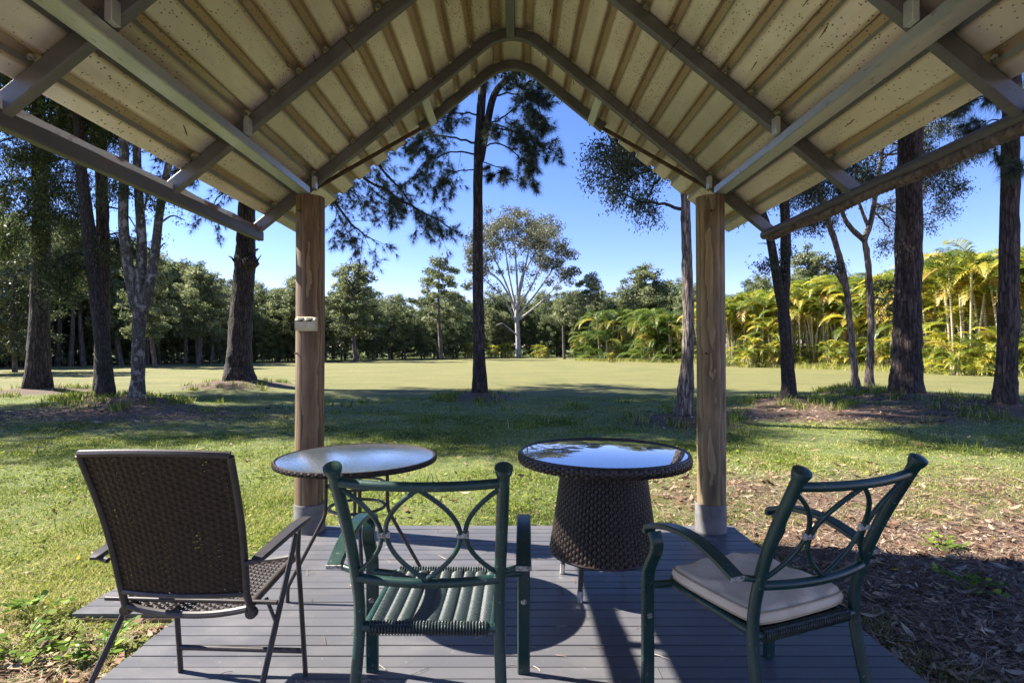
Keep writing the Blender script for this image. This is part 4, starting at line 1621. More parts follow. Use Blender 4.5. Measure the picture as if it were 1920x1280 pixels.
    p[0] = ft['d']
    P, r = t.trunk(p, [.62, .53, .50, .47, .41, .38, .28, .1], 60, 24, .05, .28)
    b = at(474, 490, Y)
    t.W.tube(np.array([b + V(-.15, -.12, -.35), b + V(.02, -.2, -.05), b + V(.0, -.12, .28)]), [.18, .32, .12], 12)
    for (px, py, ex, ey) in ((440, 490, 428, 480), (478, 500, 490, 478), (480, 470, 486, 468)):
        a, c = at(px, py, Y - .3), at(ex, ey, Y - .3)
        t.T.tube(np.array([a, (a + c) / 2 + V(0, 0, .05), c]), [.05, .03, .012], 7)
    for (px, py, ex, ey, dy, tw, n) in ((463, 370, 300, 330, -1.5, 14, 0), (463, 350, 390, 400, -1.0, 10, 0)):
        a, c = at(px, py, Y), at(ex, ey, Y + dy)
        t.bough([a, (a + c) / 2 + V(0, 0, .5), c], .06, .01, 'pine', tw, 1.0, 1.0, 14, .3, .4, None, 1.4)
    # long hanging boughs reaching right behind the left post
    for pts, dy, tw in (([(466, 240), (560, 255), (680, 330), (770, 385), (842, 428)], [0, -.8, -1.6, -2.2, -2.6], 30), ([(466, 300), (560, 320), (620, 370), (660, 420), (705, 455)], [0, -1, -1.6, -2, -2.2], 18),
                        ([(466, 200), (560, 215), (660, 270), (740, 345), (800, 420)], [0, -.5, -1, -1.4, -1.8], 22), ([(466, 260), (560, 290), (640, 345), (700, 390)], [0, .5, .8, 1], 16)):
        t.bough(pxpath(Y, pts, dy), .09, .015, 'pine', tw, 1.15, 1.15, 24, .38, .5, None, 1.45)
    t.crown(ft['d'], 9.0, 17.8, 6.0, 38, 'pine', .7, 1.6, 2.3, .08, None, lambda z: V(p[5][0], Y, z), .3)
    t.finish('pine_tree', 'thick old pine with furrowed black bark and a burl half way up', 'tree', ft['d'], 'bark_pine', 'needle', None, G1)
    # e: lone pine in the middle
    Y = ft['e'][1]
    t = Tree(6)
    p = pxpath(Y, [(899, 734), (898, 640), (896, 520), (896, 400), (897, 290), (903, 190), (910, 105), (914, 40), (918, -60), (922, -160)], [0, 0, 0, 0, 0, 0, .1, .1, .2, .3])
    p[0] = ft['e']
    t.trunk(p, [.245, .215, .195, .185, .175, .155, .14, .12, .08, .04], 60, 20, .045)
    q = pxpath(Y, [(900, 300), (912, 240), (928, 175), (962, 140), (1000, 100), (1030, 30)], [0, 0, -.1, -.2, -.3, -.4])
    t.T.tube(smooth_path(q, 24), np.linspace(.13, .05, 24), 10)
    S = 1.25
    for pts, dy, r0, tw, tl in (
            ([(895, 268), (850, 258), (812, 254), (775, 275)], [0, -.3, -.5, -.6], .035, 15, .75),
            ([(896, 290), (850, 285), (800, 305), (755, 350)], [0, .4, .6, .8], .03, 15, .7),
            ([(897, 215), (868, 212), (840, 216), (805, 235)], [0, .2, .3, .4], .03, 12, .6),
            ([(897, 320), (862, 320), (835, 335), (818, 350)], [0, -.4, -.6, -.7], .02, 9, .5),
            ([(917, 235), (950, 215), (985, 185), (1010, 175)], [0, -.2, -.3, -.4], .03, 13, .6),
            ([(930, 180), (965, 175), (995, 200), (1012, 215)], [0, .3, .5, .6], .03, 14, .6),
            ([(912, 245), (955, 245), (1000, 265), (1045, 288)], [0, .2, .2, .3], .03, 15, .6),
            ([(904, 275), (940, 270), (978, 300), (1006, 342)], [0, -.3, -.6, -.7], .028, 13, .5),
            ([(945, 155), (980, 165), (1008, 195), (1020, 235)], [0, -.4, -.7, -.8], .03, 12, .6),
            ([(901, 230), (935, 235), (970, 250), (1000, 290)], [0, -.5, -.8, -1], .03, 13, .55),
            ([(897, 300), (925, 310), (950, 320), (905, 330)], [0, .4, .6, .8], .02, 8, .4),
            ([(905, 150), (880, 150), (860, 165), (850, 180)], [0, .3, .4, .4], .03, 9, .5)):
        t.bough(pxpath(Y, pts, dy), r0, .009, 'pine', tw, tl, 1.25, 14, .3, .35, None, S)
    t.crown(ft['e'], 10.9, 14.4, 6.4, 40, 'pine', .9, 1.6, 2.4, .07, lambda f: 1 - .5 * f, lambda z: V(-.75, Y + .15, z), .25)  # unseen upper crown, spread wide to shade the lawn
    t.finish('pine_tree', 'slender lone pine standing mid lawn framed by the gable', 'tree', ft['e'], 'bark_pine', 'needle', None, G1)
    # f: paperbark behind the right post
    Y = ft['f'][1]
    t = Tree(7)
    p = extend(pxpath(Y, [(1281, 777), (1288, 690), (1291, 600), (1288, 480), (1285, 380), (1283, 250)]), 9.5)
    p[0] = ft['f']
    t.trunk(p, [.19, .155, .135, .125, .115, .11, .08, .04], 50, 18, .07)
    for pts, dy, tw in (([(1276, 392), (1230, 380), (1185, 372), (1130, 345)], [0, -.1, -.2, -.3], 12), ([(1281, 310), (1220, 320), (1160, 335), (1105, 320)], [0, .2, .3, .4], 14),
                        ([(1281, 260), (1220, 275), (1160, 275), (1115, 270)], [0, -.3, -.5, -.6], 14), ([(1281, 300), (1240, 330), (1215, 370), (1205, 405)], [0, .2, .3, .3], 9),
                        ([(1281, 290), (1240, 300), (1195, 310), (1150, 300)], [0, .5, .7, .8], 12)):
        t.bough(pxpath(Y, pts, dy), .035, .006, 'leaf', tw, .45, .72, 14, .35, .5, None, .95)
    for k, (dx, dy_, z) in enumerate(((-5.8, .4, 7.9), (-5.2, 1.4, 8.3), (-4.6, -.7, 8.1), (-3.9, .9, 7.6), (-6.4, .1, 8.9), (-3.2, -.2, 8.6), (-4.4, 1.9, 8.8), (-2.4, .5, 7.7))):  # unseen long boughs added to throw shade on the right-hand ground
        c0 = V(p[4][0], Y, 7.1 + .12 * k)
        t.bough([c0, c0 + V(dx * .5, dy_ * .5, (z - c0[2]) * .7 + .2), V(c0[0] + dx, Y + dy_, z)], .05, .01, 'leaf', 16, 1.2, 1.0, 12, .25, .25, None, 2.0)
    t.crown(ft['f'], 5.8, 9.3, 3.2, 26, 'leaf', 1.2, 1.1, 2.0, .04, None, lambda z: V(p[4][0], Y, z), .3)
    t.finish('paperbark_tree', 'flaky pale barked tree close behind the post without the outlet', 'tree', ft['f'], 'bark_paper', 'leaf_grey', 'bark_dark', G1)
    # g: dark trunk forking low
    Y = ft['g'][1]
    t = Tree(8)
    p = extend(pxpath(Y, [(1481, 750), (1475, 660), (1469, 580), (1472, 520), (1473, 440), (1470, 360), (1468, 260)]), 10.5)
    p[0] = ft['g']
    t.trunk(p, [.19, .175, .175, .15, .145, .14, .12, .08, .03], 50, 16, .04)
    q = pxpath(Y, [(1467, 575), (1458, 530), (1450, 480), (1440, 430), (1424, 380), (1412, 320)], [0, -.1, -.2, -.2, -.2, -.2])
    t.W.tube(smooth_path(q, 24), np.linspace(.12, .07, 24), 12)
    for pts in ([(1446, 458), (1432, 456), (1420, 457)], [(1447, 455), (1455, 458), (1458, 459)]):
        t.T.tube(pxpath(Y, pts, [-.2] * 3), [.02, .012, .004], 5)
    for pts, dy, tw in (([(1455, 520), (1445, 500), (1432, 490)], [-.2, -.3, -.4], 4), ([(1468, 500), (1478, 480), (1470, 470)], [-.1, -.3, -.4], 3),
                        ([(1428, 390), (1400, 380), (1378, 395)], [-.2, 0, 0], 8), ([(1470, 330), (1440, 350), (1400, 370)], [0, .3, .5], 11), ([(1470, 340), (1500, 350), (1530, 380)], [0, .2, .3], 12)):
        t.bough(pxpath(Y, pts, dy), .025, .006, 'leaf', tw, .5, .8, 12, .3, .5, None, 1.1)
    t.crown(ft['g'], 6.4, 10.2, 3.2, 24, 'leaf', 1.2, 1.2, 2.1, .05, None, lambda z: V(p[6][0], Y, z), .3)
    t.finish('forked_tree', 'dark smooth trunk forking low into a thin second stem', 'tree', ft['g'], 'bark_dark', 'leaf_grey', None, G1)
    # h, hh: two thin crooked stems
    Y = ft['h'][1]
    t = Tree(9)
    p = extend(pxpath(Y, [(1605, 730), (1600, 680), (1593, 600), (1585, 530), (1570, 470), (1550, 405), (1533, 345), (1520, 280)]), 9)
    p[0] = ft['h']
    t.trunk(p, [.135, .12, .115, .11, .105, .095, .085, .07, .04], 50, 14, .09)
    t.T.tube(pxpath(Y, [(1588, 545), (1568, 512), (1545, 498)], [0, -.2, -.3]), [.06, .045, .02], 8)
    for pts, dy, tw in (([(1553, 410), (1530, 400), (1500, 425)], [0, -.2, -.3], 10), ([(1545, 380), (1560, 350), (1585, 360)], [0, .3, .5], 10), ([(1583, 530), (1572, 505), (1560, 490)], [0, .2, .2], 4),
                        ([(1530, 330), (1500, 340), (1475, 380)], [0, .3, .4], 11), ([(1525, 310), (1560, 330), (1600, 300)], [0, -.3, -.4], 12)):
        t.bough(pxpath(Y, pts, dy), .03, .006, 'leaf', tw, .6, .75, 12, .3, .5, None, 1.2)
    t.crown(ft['h'], 7.2, 8.9, 2.2, 9, 'leaf', .9, .9, 1.7, .04, None, lambda z: V(p[7][0], Y, z), .3)
    t.finish('crooked_tree', 'thin crooked leaning stem with a broken side branch', 'tree', ft['h'], 'bark_paper', 'leaf_grey', None, G1)
    Y = ft['hh'][1]
    t = Tree(10)
    p = pxpath(Y, [(1629, 727), (1631, 680), (1633, 620), (1631, 550), (1627, 490), (1620, 445)])
    p[0] = ft['hh']
    t.trunk(p, [.15, .135, .13, .13, .12, .11], 40, 14, .09)
    f1 = smooth_path(pxpath(Y, [(1620, 450), (1596, 428), (1580, 400), (1573, 350), (1566, 290)], [0, -.1, -.1, 0, 0]), 20)
    f2 = smooth_path(pxpath(Y, [(1620, 450), (1632, 418), (1640, 375), (1650, 310), (1660, 240)], [0, .1, .1, .2, .2]), 20)
    f3 = smooth_path(pxpath(Y, [(1628, 425), (1616, 395), (1606, 360), (1602, 300)], [.1, .1, .3, .3]), 18)
    for f, r0 in ((f1, .09), (f2, .10), (f3, .06)):
        t.W.tube(f, np.linspace(r0, r0 * .45, len(f)), 11, fn=lambda i, j: 1 + .06 * np.sin(i * 1.9 + j * 2.1))
    for pts, dy, tw in (([(1640, 388), (1675, 380), (1730, 350), (1800, 300)], [.1, .4, .8, 1], 26), ([(1645, 340), (1700, 330), (1760, 300), (1815, 290)], [.2, .6, 1, 1.2], 26),
                        ([(1652, 300), (1700, 270), (1750, 235), (1790, 240)], [.2, .4, .7, 1], 22), ([(1640, 380), (1690, 400), (1740, 400), (1780, 375)], [.1, .6, 1, 1.1], 18), ([(1655, 290), (1720, 290), (1770, 330), (1800, 350)], [.2, .5, .8, 1], 20),
                        ([(1576, 380), (1560, 390), (1520, 410)], [0, .1, .2], 10), ([(1604, 350), (1620, 330), (1635, 340)], [.3, .2, .2], 8), ([(1570, 320), (1540, 330), (1510, 350)], [0, -.2, -.4], 12), ([(1655, 270), (1630, 300), (1610, 345)], [.2, 0, -.1], 12),
                        ([(1628, 540), (1650, 525), (1672, 535)], [0, .2, .3], 7), ([(1630, 560), (1655, 560), (1668, 580)], [0, .2, .3], 6), ([(1640, 400), (1668, 430), (1660, 450)], [.1, .1, .1], 5)):
        t.bough(pxpath(Y, pts, dy), .035, .006, 'leaf', tw, .7, .85, 14, .3, .5, None, 1.25)
    t.crown(ft['hh'], 8.0, 9.8, 2.4, 9, 'leaf', .9, .9, 1.7, .04, None, lambda z: V(f2[-1][0], Y, z), .3)
    t.finish('crooked_tree', 'thin flaky stem forking into a wide leafy top, close beside a thick pine', 'tree', ft['hh'], 'bark_paper', 'leaf_grey', None, G1)
    # i: thick pine on the right
    Y = ft['i'][1]
    t = Tree(11)
    t.thin = .86
    p = extend(pxpath(Y, [(1697, 744), (1700, 660), (1702, 560), (1704, 440), (1706, 320), (1707, 220)]), 16)
    p[0] = ft['i']
    t.trunk(p, [.41, .375, .36, .345, .33, .32, .25, .08], 60, 24, .045, .3)
    t.crown(ft['i'], 8.5, 15.7, 3.8, 28, 'pine', .8, 1.2, 2.0, .07, None, lambda z: V(p[5][0], Y, z), .3)
    t.finish('pine_tree', 'thick straight pine trunk on a reddish needle mound near the golden palms', 'tree', ft['i'], 'bark_red', 'needle', None, G1)
    # j: pine at the right edge
    Y = ft['j'][1]
    t = Tree(12)
    p = extend(pxpath(Y, [(1885, 764), (1888, 680), (1891, 560), (1893, 400), (1895, 250), (1899, 100)]), 13)
    p[0] = ft['j']
    t.trunk(p, [.25, .235, .225, .215, .20, .185, .14, .05], 60, 22, .045, .25)
    for pts, dy, tw in (([(1892, 270), (1868, 262), (1845, 285)], [0, -.3, -.4], 3), ([(1892, 230), (1862, 225), (1838, 240)], [0, -.2, -.2], 4), ([(1893, 300), (1905, 295), (1915, 310)], [0, -.3, -.4], 3), ([(1893, 200), (1850, 180), (1815, 190)], [0, -.5, -.8], 7),
                        ([(1894, 180), (1920, 200), (1950, 230)], [0, -.4, -.6], 7)):
        t.bough(pxpath(Y, pts, dy), .02, .006, 'pine', tw, .35, 1.5, 10, .5, .3, None, 1.35)
    t.crown(ft['j'], 7.4, 12.7, 3.0, 24, 'pine', .8, 1.0, 1.7, .05, None, lambda z: V(p[5][0], Y, z), .3)
    t.finish('pine_tree', 'straight pine trunk with a few long needled tufts and golden palms behind', 'tree', ft['j'], 'bark_red', 'needle', None, G1)

    # one more leafy tree standing outside the frame; its shade crosses the lawn
    t = Tree(13)
    b = V(-19.5, 13.2, Z0)
    t.trunk([b, b + V(.1, .1, 3), b + V(-.2, .1, 6), b + V(0, 0, 9), b + V(.2, 0, 12)], [.3, .26, .22, .16, .05], 30, 16)
    t.crown(b, 4.5, 12, 4.8, 34, 'leaf', .8, 1.4, 2.5, .07, lambda f: 1.05 - .55 * f, None, .4)
    t.finish('leafy_tree', 'spreading leafy tree apart from the others beyond the large dark one', 'tree', b, 'bark_dark', 'leaf_dark', None, G1)


hero_trees()
# ------------------------------------------------------------------ far trees
def clump_leaves(G, C, rad, k, L, w, rng, flat=.6, tone=None):
    """leaf sprays filling soft clumps centred at C"""
    n0 = len(C)
    rad = np.broadcast_to(rad, (n0,))
    d = unit(rng.normal(size=(n0 * k, 3)))
    rr = np.repeat(rad, k) * rng.rand(n0 * k) ** .45
    P = np.repeat(C, k, 0) + d * rr[:, None] * V(1, 1, flat)
    n = len(P)
    nrm = unit(d * V(1, 1, 1.2) + rng.normal(0, .75, (n, 3)))
    a = unit(np.cross(nrm, rng.normal(size=(n, 3))))
    b = np.cross(nrm, a)
    l = L * rng.uniform(.55, 1.3, n)[:, None]
    ww = w * rng.uniform(.6, 1.3, n)[:, None]
    v = np.stack((P - a * l, P - b * ww, P + a * l, P + b * ww), 1).reshape(-1, 3)
    t = rng.normal(.45, .16, n0) if tone is None else tone
    t = np.repeat(np.clip(np.repeat(t, k) + rng.normal(0, .17, n), 0, 1), 4)
    G.add(v, np.arange(n * 4).reshape(-1, 4), None, 0, t)


def far_proto(kind, seed, h=12.0):
    rng = np.random.RandomState(seed)
    W, L = Geo(), Geo()
    bend = rng.normal(0, .02 * h, 2)
    n = 10
    z = np.linspace(-.3, h * .95, n)
    ax = lambda zz: V(bend[0] * math.sin(zz / h * 3), bend[1] * math.sin(zz / h * 2.5), zz)
    r0 = h * (.021 if kind != 'bush' else .012)
    W.tube(np.array([ax(q) for q in z]), np.linspace(r0, r0 * .18, n), 8)
    C, rad = [], []
    if kind == 'pine':
        lo, cnt, R0 = .28, 84, .215
        pf = lambda f: max(.14, math.sqrt(max(0, 1 - ((f - .40) / .61) ** 2)))
    elif kind == 'open_pine':
        lo, cnt, R0 = .42, 26, .27
        pf = lambda f: (.75 + .25 * math.sin(f * 3)) * max(.3, 1 - f ** 4)
    elif kind == 'thin':
        lo, cnt, R0 = .52, 24, .12
        pf = lambda f: .6 + .5 * math.sin(f * 3.0)
    elif kind == 'broad':
        lo, cnt, R0 = .12, 80, .30
        pf = lambda f: max(.2, math.sqrt(max(0, 1 - ((f - .42) / .60) ** 2)))
    else:
        lo, cnt, R0 = .05, 40, .5
        pf = lambda f: max(.25, 1 - f ** 1.6)
    for i in range(cnt):
        f = (i + rng.rand()) / cnt
        zz = h * (lo + (.985 - lo) * f)
        a = i * 2.399 + rng.normal(0, .5)
        l = R0 * h * pf(f) * (rng.rand() ** .6 * 1.1 if kind != 'open_pine' else rng.uniform(.4, 1.1))
        c = ax(zz)
        tip = c + V(math.cos(a) * l, math.sin(a) * l, rng.uniform(-.02, .05) * h)
        C.append(tip)
        rad.append(h * rng.uniform(.035, .075) * (1.25 if kind in ('broad', 'bush') else 1.0))
        if i % 2 == 0 and kind != 'bush':
            m = (c + tip) / 2 + V(0, 0, -.01 * h)
            W.tube(np.array([c - V(0, 0, .03 * h), m, tip]), [r0 * .32, r0 * .2, r0 * .08], 4, False)
        if l > .12 * h:
            C.append((c * .45 + tip * .55) + rng.normal(0, .02 * h, 3))
            rad.append(h * rng.uniform(.035, .06))
    clump_leaves(L, np.array(C), np.array(rad), 80 if kind != 'open_pine' else 150, .19 * h / 12, .07 * h / 12, rng, .75)
    return W, L


PROTO = {}
for i, (k, hh) in enumerate((('pine', 12), ('pine', 12), ('open_pine', 12), ('thin', 12), ('broad', 10), ('broad', 10), ('bush', 4), ('thin', 12), ('pine', 12))):
    PROTO.setdefault(k, []).append((far_proto(k, 100 + i, hh), hh))
MESH = {}
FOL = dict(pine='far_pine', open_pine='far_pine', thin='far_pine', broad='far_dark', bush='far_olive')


def far_tree(kind, var, x, y, h, name, label, group=None, fol=None, rz=0.0, cat='tree', wide=1.0):
    (W, L), hh = PROTO[kind][var % len(PROTO[kind])]
    z = float(height(np.array(x), np.array(y)))
    o = thing(name, label, cat, (x, y, z - .05), rz, group)
    s = h / hh
    o.scale = (s * wide, s * wide, s)
    key = (kind, var % len(PROTO[kind]), fol or FOL[kind])
    for nm, g, mt in (('trunk', W, 'bark_far'), ('crown', L, fol or FOL[kind])):
        k2 = key + (nm,)
        if k2 not in MESH:
            c = g.build(nm, M[mt], o, smooth=(nm == 'trunk'))
            MESH[k2] = c.data
        else:
            c = bpy.data.objects.new(nm, MESH[k2])
            COL.objects.link(c)
            c.parent = o
    return o


# front of the wood: photo pixel -> distance of its edge, and height of its skyline
EDGE = np.array([(-1100, 24), (-260, 40), (0, 45), (300, 54), (540, 64), (640, 72), (800, 86), (960, 104), (1100, 104), (1280, 88), (1420, 74), (1600, 62), (1950, 60)], float)
SKY = np.array([(-1100, 250), (-260, 400), (0, 425), (100, 430), (200, 455), (300, 492), (380, 508), (430, 525), (480, 548), (540, 535), (620, 560), (660, 540), (720, 548), (760, 565), (880, 560), (1000, 562), (1060, 545),
                (1150, 552), (1200, 535), (1260, 528), (1330, 548), (1360, 560), (1420, 530), (1480, 530), (1560, 530), (1700, 545), (1950, 555)], float)


def edge(px):
    return float(np.interp(px, EDGE[:, 0], EDGE[:, 1]))


def sky(px):
    return float(np.interp(px, SKY[:, 0], SKY[:, 1]))


def hgt_for(px, py, Y):
    return H - (py - CY) / F * Y - Z0


def woodland():
    rng = np.random.RandomState(77)
    # the mass of the wood behind: one object
    T_, L1, L2 = Geo(), Geo(), Geo()
    for row, (dy, dens) in enumerate(((4, 74), (9, 70), (16, 60), (25, 50), (1.2, 106), (40, 50), (58, 42), (3.5, 120), (6.5, 120))):
        for i in range(dens):
            px = -1100 + (i + rng.rand()) * (3100 / dens)
            if px > 1330 and row in (0, 4, 7, 8):
                continue
            Y = edge(px) + dy + rng.uniform(-1.5, 1.5)
            x = (px - CX) / F * Y
            if row in (4, 7, 8):
                kind, h, fol = 'bush', rng.uniform(2.2, 4.8) * (1.5 if row == 8 else 1), 1
            else:
                kind = rng.choice(['pine', 'broad', 'thin', 'broad'] if px < 620 else ['pine', 'broad', 'broad', 'pine'])
                h = hgt_for(px, sky(px) + rng.uniform(-14, 26), Y) * rng.uniform(.9, 1.04)
                fol = 0
            (W, L), hh = PROTO[kind][rng.randint(len(PROTO[kind]))]
            a = rng.rand() * 6.28
            s = h / hh
            Mx = np.array([[math.cos(a), -math.sin(a), 0], [math.sin(a), math.cos(a), 0], [0, 0, 1]]) * s
            T_.merge(W.arrays(), Mx, V(x, Y, Z0))
            (L2 if kind in ('bush', 'broad') else L1).merge(L.arrays(), Mx, V(x, Y, Z0))
    v, q, t, r, qm, tm = L1.arrays()
    T_.merge((v, q, t, r, qm + 1, tm + 1))
    v, q, t, r, qm, tm = L2.arrays()
    T_.merge((v, q, t, r, qm + 2, tm + 2))
    o = T_.build('woodland', [M['bark_far'], M['far_pine'], M['far_dark']], None, smooth=False)
    o['kind'] = 'stuff'
    tag(o, 'mixed wood of pines and dark scrub closing off the far side of the clearing', 'woodland')
    # trees of the front row
    g = 'trees along the front of the far wood'
    for px in np.arange(-60, 560, 24):
        Y = edge(px) + rng.uniform(-1, 2.5)
        kind = rng.choice(['thin', 'thin', 'pine', 'broad'])
        h = hgt_for(px, sky(px) + rng.uniform(-14, 26), Y)
        if kind == 'broad':
            h *= .72
        lab = {'thin': 'slim bare stemmed pine in the near end of the far wood', 'pine': 'full green pine in the near end of the far wood', 'broad': 'bushy dark tree in the near end of the far wood'}[kind]
        far_tree(kind, rng.randint(9), (px - CX) / F * Y, Y, h, {'thin': 'pine_tree', 'pine': 'pine_tree', 'broad': 'bushy_tree'}[kind], lab, g + {'thin': ', slim pines', 'pine': ', full pines', 'broad': ', bushy trees'}[kind], None, rng.rand() * 6)
    for px in list(np.arange(610, 880, 30)) + list(np.arange(920, 1300, 27)):
        Y = edge(px) + rng.uniform(-1, 3)
        kind = rng.choice(['pine', 'broad', 'broad'])
        h = hgt_for(px, sky(px) + rng.uniform(-4, 26), Y) * (1 if kind == 'pine' else .85)
        lab = {'pine': 'green pine in the front of the far wood behind the clearing', 'broad': 'bushy dark tree in the front of the far wood behind the clearing'}[kind]
        far_tree(kind, rng.randint(9), (px - CX) / F * Y, Y, h, 'pine_tree' if kind == 'pine' else 'bushy_tree', lab, g + (', pines behind the clearing' if kind == 'pine' else ', bushy trees behind the clearing'), None, rng.rand() * 6)
    # pines that stand out on their own
    for px, top, Y, kind, var, lab, wd in (
            (668, 496, 66, 'pine', 0, 'broad rounded pine at the edge of the clearing nearest the post with the power outlet', 1.25),
            (828, 486, 78, 'open_pine', 0, 'pine with a flat open crown and bare trunk in front of the far wood', 1.15),
            (1103, 514, 92, 'open_pine', 0, 'smaller flat crowned pine beyond the white gum', 1.0),
            (1058, 545, 84, 'thin', 1, 'slim dark pine standing on the far lawn close beside the white gum', 1.2),
            (1202, 500, 96, 'pine', 1, 'tall dense pine rising above the far wood behind the round palm clump', 1.3),
            (1512, 470, 82, 'pine', 2, 'rounded pine rising behind the golden palms', 1.2),
            (1425, 520, 84, 'broad', 0, 'green bushy crown showing above the golden palms', 1.0),
            (292, 478, 44, 'pine', 1, 'dense pine close behind the lichen covered triple stem', 1.0),
            (372, 500, 52, 'pine', 2, 'rounded pine between the triple stem and the thickest old pine', 1.2),
            (560, 520, 64, 'pine', 0, 'pine crown seen behind the left post', 1.2)):
        far_tree(kind, var, (px - CX) / F * Y, Y, hgt_for(px, top, Y), 'pine_tree' if kind != 'broad' else 'bushy_tree', lab, None, None, px * .01, 'tree', wd)
    # sunny olive growth at the left edge, nearer than the wood
    for px, top, Y, lab in ((-40, 420, 33, 'larger sunlit olive green tree nearer than the wood'), (28, 470, 36, 'smaller sunlit olive green tree beside the trunk with drooping boughs')):
        far_tree('broad', 1, (px - CX) / F * Y, Y, hgt_for(px, top, Y), 'olive_tree', lab, None, 'far_olive', 1.0, 'tree', 1.0)


woodland()


def gum_tree():
    Y = 97.0
    base = V((972 - CX) / F * Y, Y, Z0)
    t = Tree(50)
    rng = t.rng
    p = pxpath(Y, [(972, 671), (971, 630), (969, 590), (972, 555)])
    p[0][2] = Z0
    t.trunk(p, [.60, .53, .48, .36], 16, 14, .02, .25)
    C = []
    limbs = [[(970, 600), (952, 540), (925, 480), (905, 440), (890, 455)], [(970, 590), (955, 520), (945, 460), (925, 420)], [(971, 570), (968, 500), (962, 440), (955, 405)],
             [(972, 560), (985, 500), (995, 440), (985, 405)], [(972, 575), (1000, 530), (1020, 480), (1030, 430)], [(973, 590), (1005, 550), (1040, 500), (1060, 470)],
             [(972, 600), (1010, 570), (1050, 530), (1070, 515)], [(970, 610), (945, 560), (915, 530), (890, 505)], [(971, 580), (978, 520), (1005, 470), (1012, 415)], [(970, 585), (940, 530), (905, 500), (888, 475)]]
    for k, pts in enumerate(limbs):
        dy = np.linspace(0, rng.uniform(-7, 7), len(pts))
        P = smooth_path(pxpath(Y, pts, list(dy)), 18)
        t.T.tube(P, np.linspace(.22, .03, 18), 6)
        for s in (9, 11, 13, 15, 17):
            for _ in range(3):
                q = P[s] + rng.normal(0, 1.0, 3) * V(1.3, 1.5, .8) + V(0, 0, .6)
                t.T.tube(np.array([P[s - 2], (P[s - 2] + q) / 2 + V(0, 0, .2), q]), [.04, .028, .014], 4, False)
                if s > 9:
                    C.append(q)
    # low twisted side limb
    t.T.tube(smooth_path(pxpath(Y, [(966, 625), (950, 612), (940, 606), (930, 610)], [0, -.5, -1, -1]), 10), np.linspace(.14, .05, 10), 6)
    # canopy outline
    for px, py in ((955, 410), (985, 402), (925, 428), (1010, 418), (1040, 440), (1058, 455), (900, 470), (905, 445), (970, 425), (1000, 440), (940, 450), (1030, 470), (1062, 475), (888, 490), (1020, 500), (1045, 500), (985, 470), (960, 505), (1000, 515), (1070, 508), (1048, 462), (915, 505), (1035, 425), (945, 415), (990, 535), (1030, 530)):
        C.append(at(px, py, Y + rng.uniform(-5, 5)))
    for _ in range(46):
        d = unit(rng.normal(size=3)) * rng.rand() ** .4
        C.append(at(978 + d[0] * 82, 462 - d[2] * 58, Y + d[1] * 7))
    C = np.array(C)
    clump_leaves(t.L, C, rng.uniform(.8, 1.8, len(C)), 125, .24, .085, rng, .75)
    t.finish('gum_tree', 'white trunked gum tree with a tall airy crown at the far side of the clearing', 'tree', base, 'bark_white', 'leaf_gum')


gum_tree()


# ------------------------------------------------------------------ golden palms
def frond(G, Rg, p, a, elev, L, rng, tone, nl=26, curl=.85):
    """one arching feather frond starting at p"""
    n = 12
    d = V(math.cos(a), math.sin(a), 0)
    s = np.linspace(0, 1, n)
    ang = elev - curl * s ** 1.3 * 2.0
    st = L / (n - 1)
    P = [np.asarray(p, float)]
    for i in range(1, n):
        P.append(P[-1] + (d * math.cos(ang[i]) + V(0, 0, math.sin(ang[i]))) * st)
    P = np.array(P)
    Rg.tube(P, np.linspace(.022, .006, n), 4, False, rnd=min(1, tone + .2))
    T = unit(np.gradient(P, axis=0))
    k = np.linspace(.12, 1, nl)
    idx = k * (n - 1)
    i0 = np.minimum(idx.astype(int), n - 2)
    fr = (idx - i0)[:, None]
    B = P[i0] * (1 - fr) + P[i0 + 1] * fr
    Tn = unit(T[i0] * (1 - fr) + T[i0 + 1] * fr)
    side = V(-math.sin(a), math.cos(a), 0)
    upv = unit(np.cross(Tn, side))
    upv *= np.sign(upv[:, 2:3] + 1e-6)
    ll = L * .30 * np.sin(np.clip(k * 1.05, 0, 1) * 2.75 + .25)[:, None] * rng.uniform(.85, 1.1, (nl, 1))
    for sg in (-1, 1):
        dd = unit(side * sg * .8 + Tn * .6 + upv * .38 + rng.normal(0, .09, (nl, 3)))
        mid = B + dd * ll * .55
        tip = B + dd * ll + V(0, 0, -.30) * ll
        w = Tn * .026 * L / 1.8
        v = np.stack((B - w * .6, B + w * .6, mid + w, mid - w, tip), 1).reshape(-1, 3)
        b = np.arange(nl)[:, None] * 5
        G.add(v, b + np.array([0, 1, 2, 3]), b + np.array([3, 2, 4]), 0, np.clip(tone + rng.normal(0, .07, nl * 5), 0, 1))


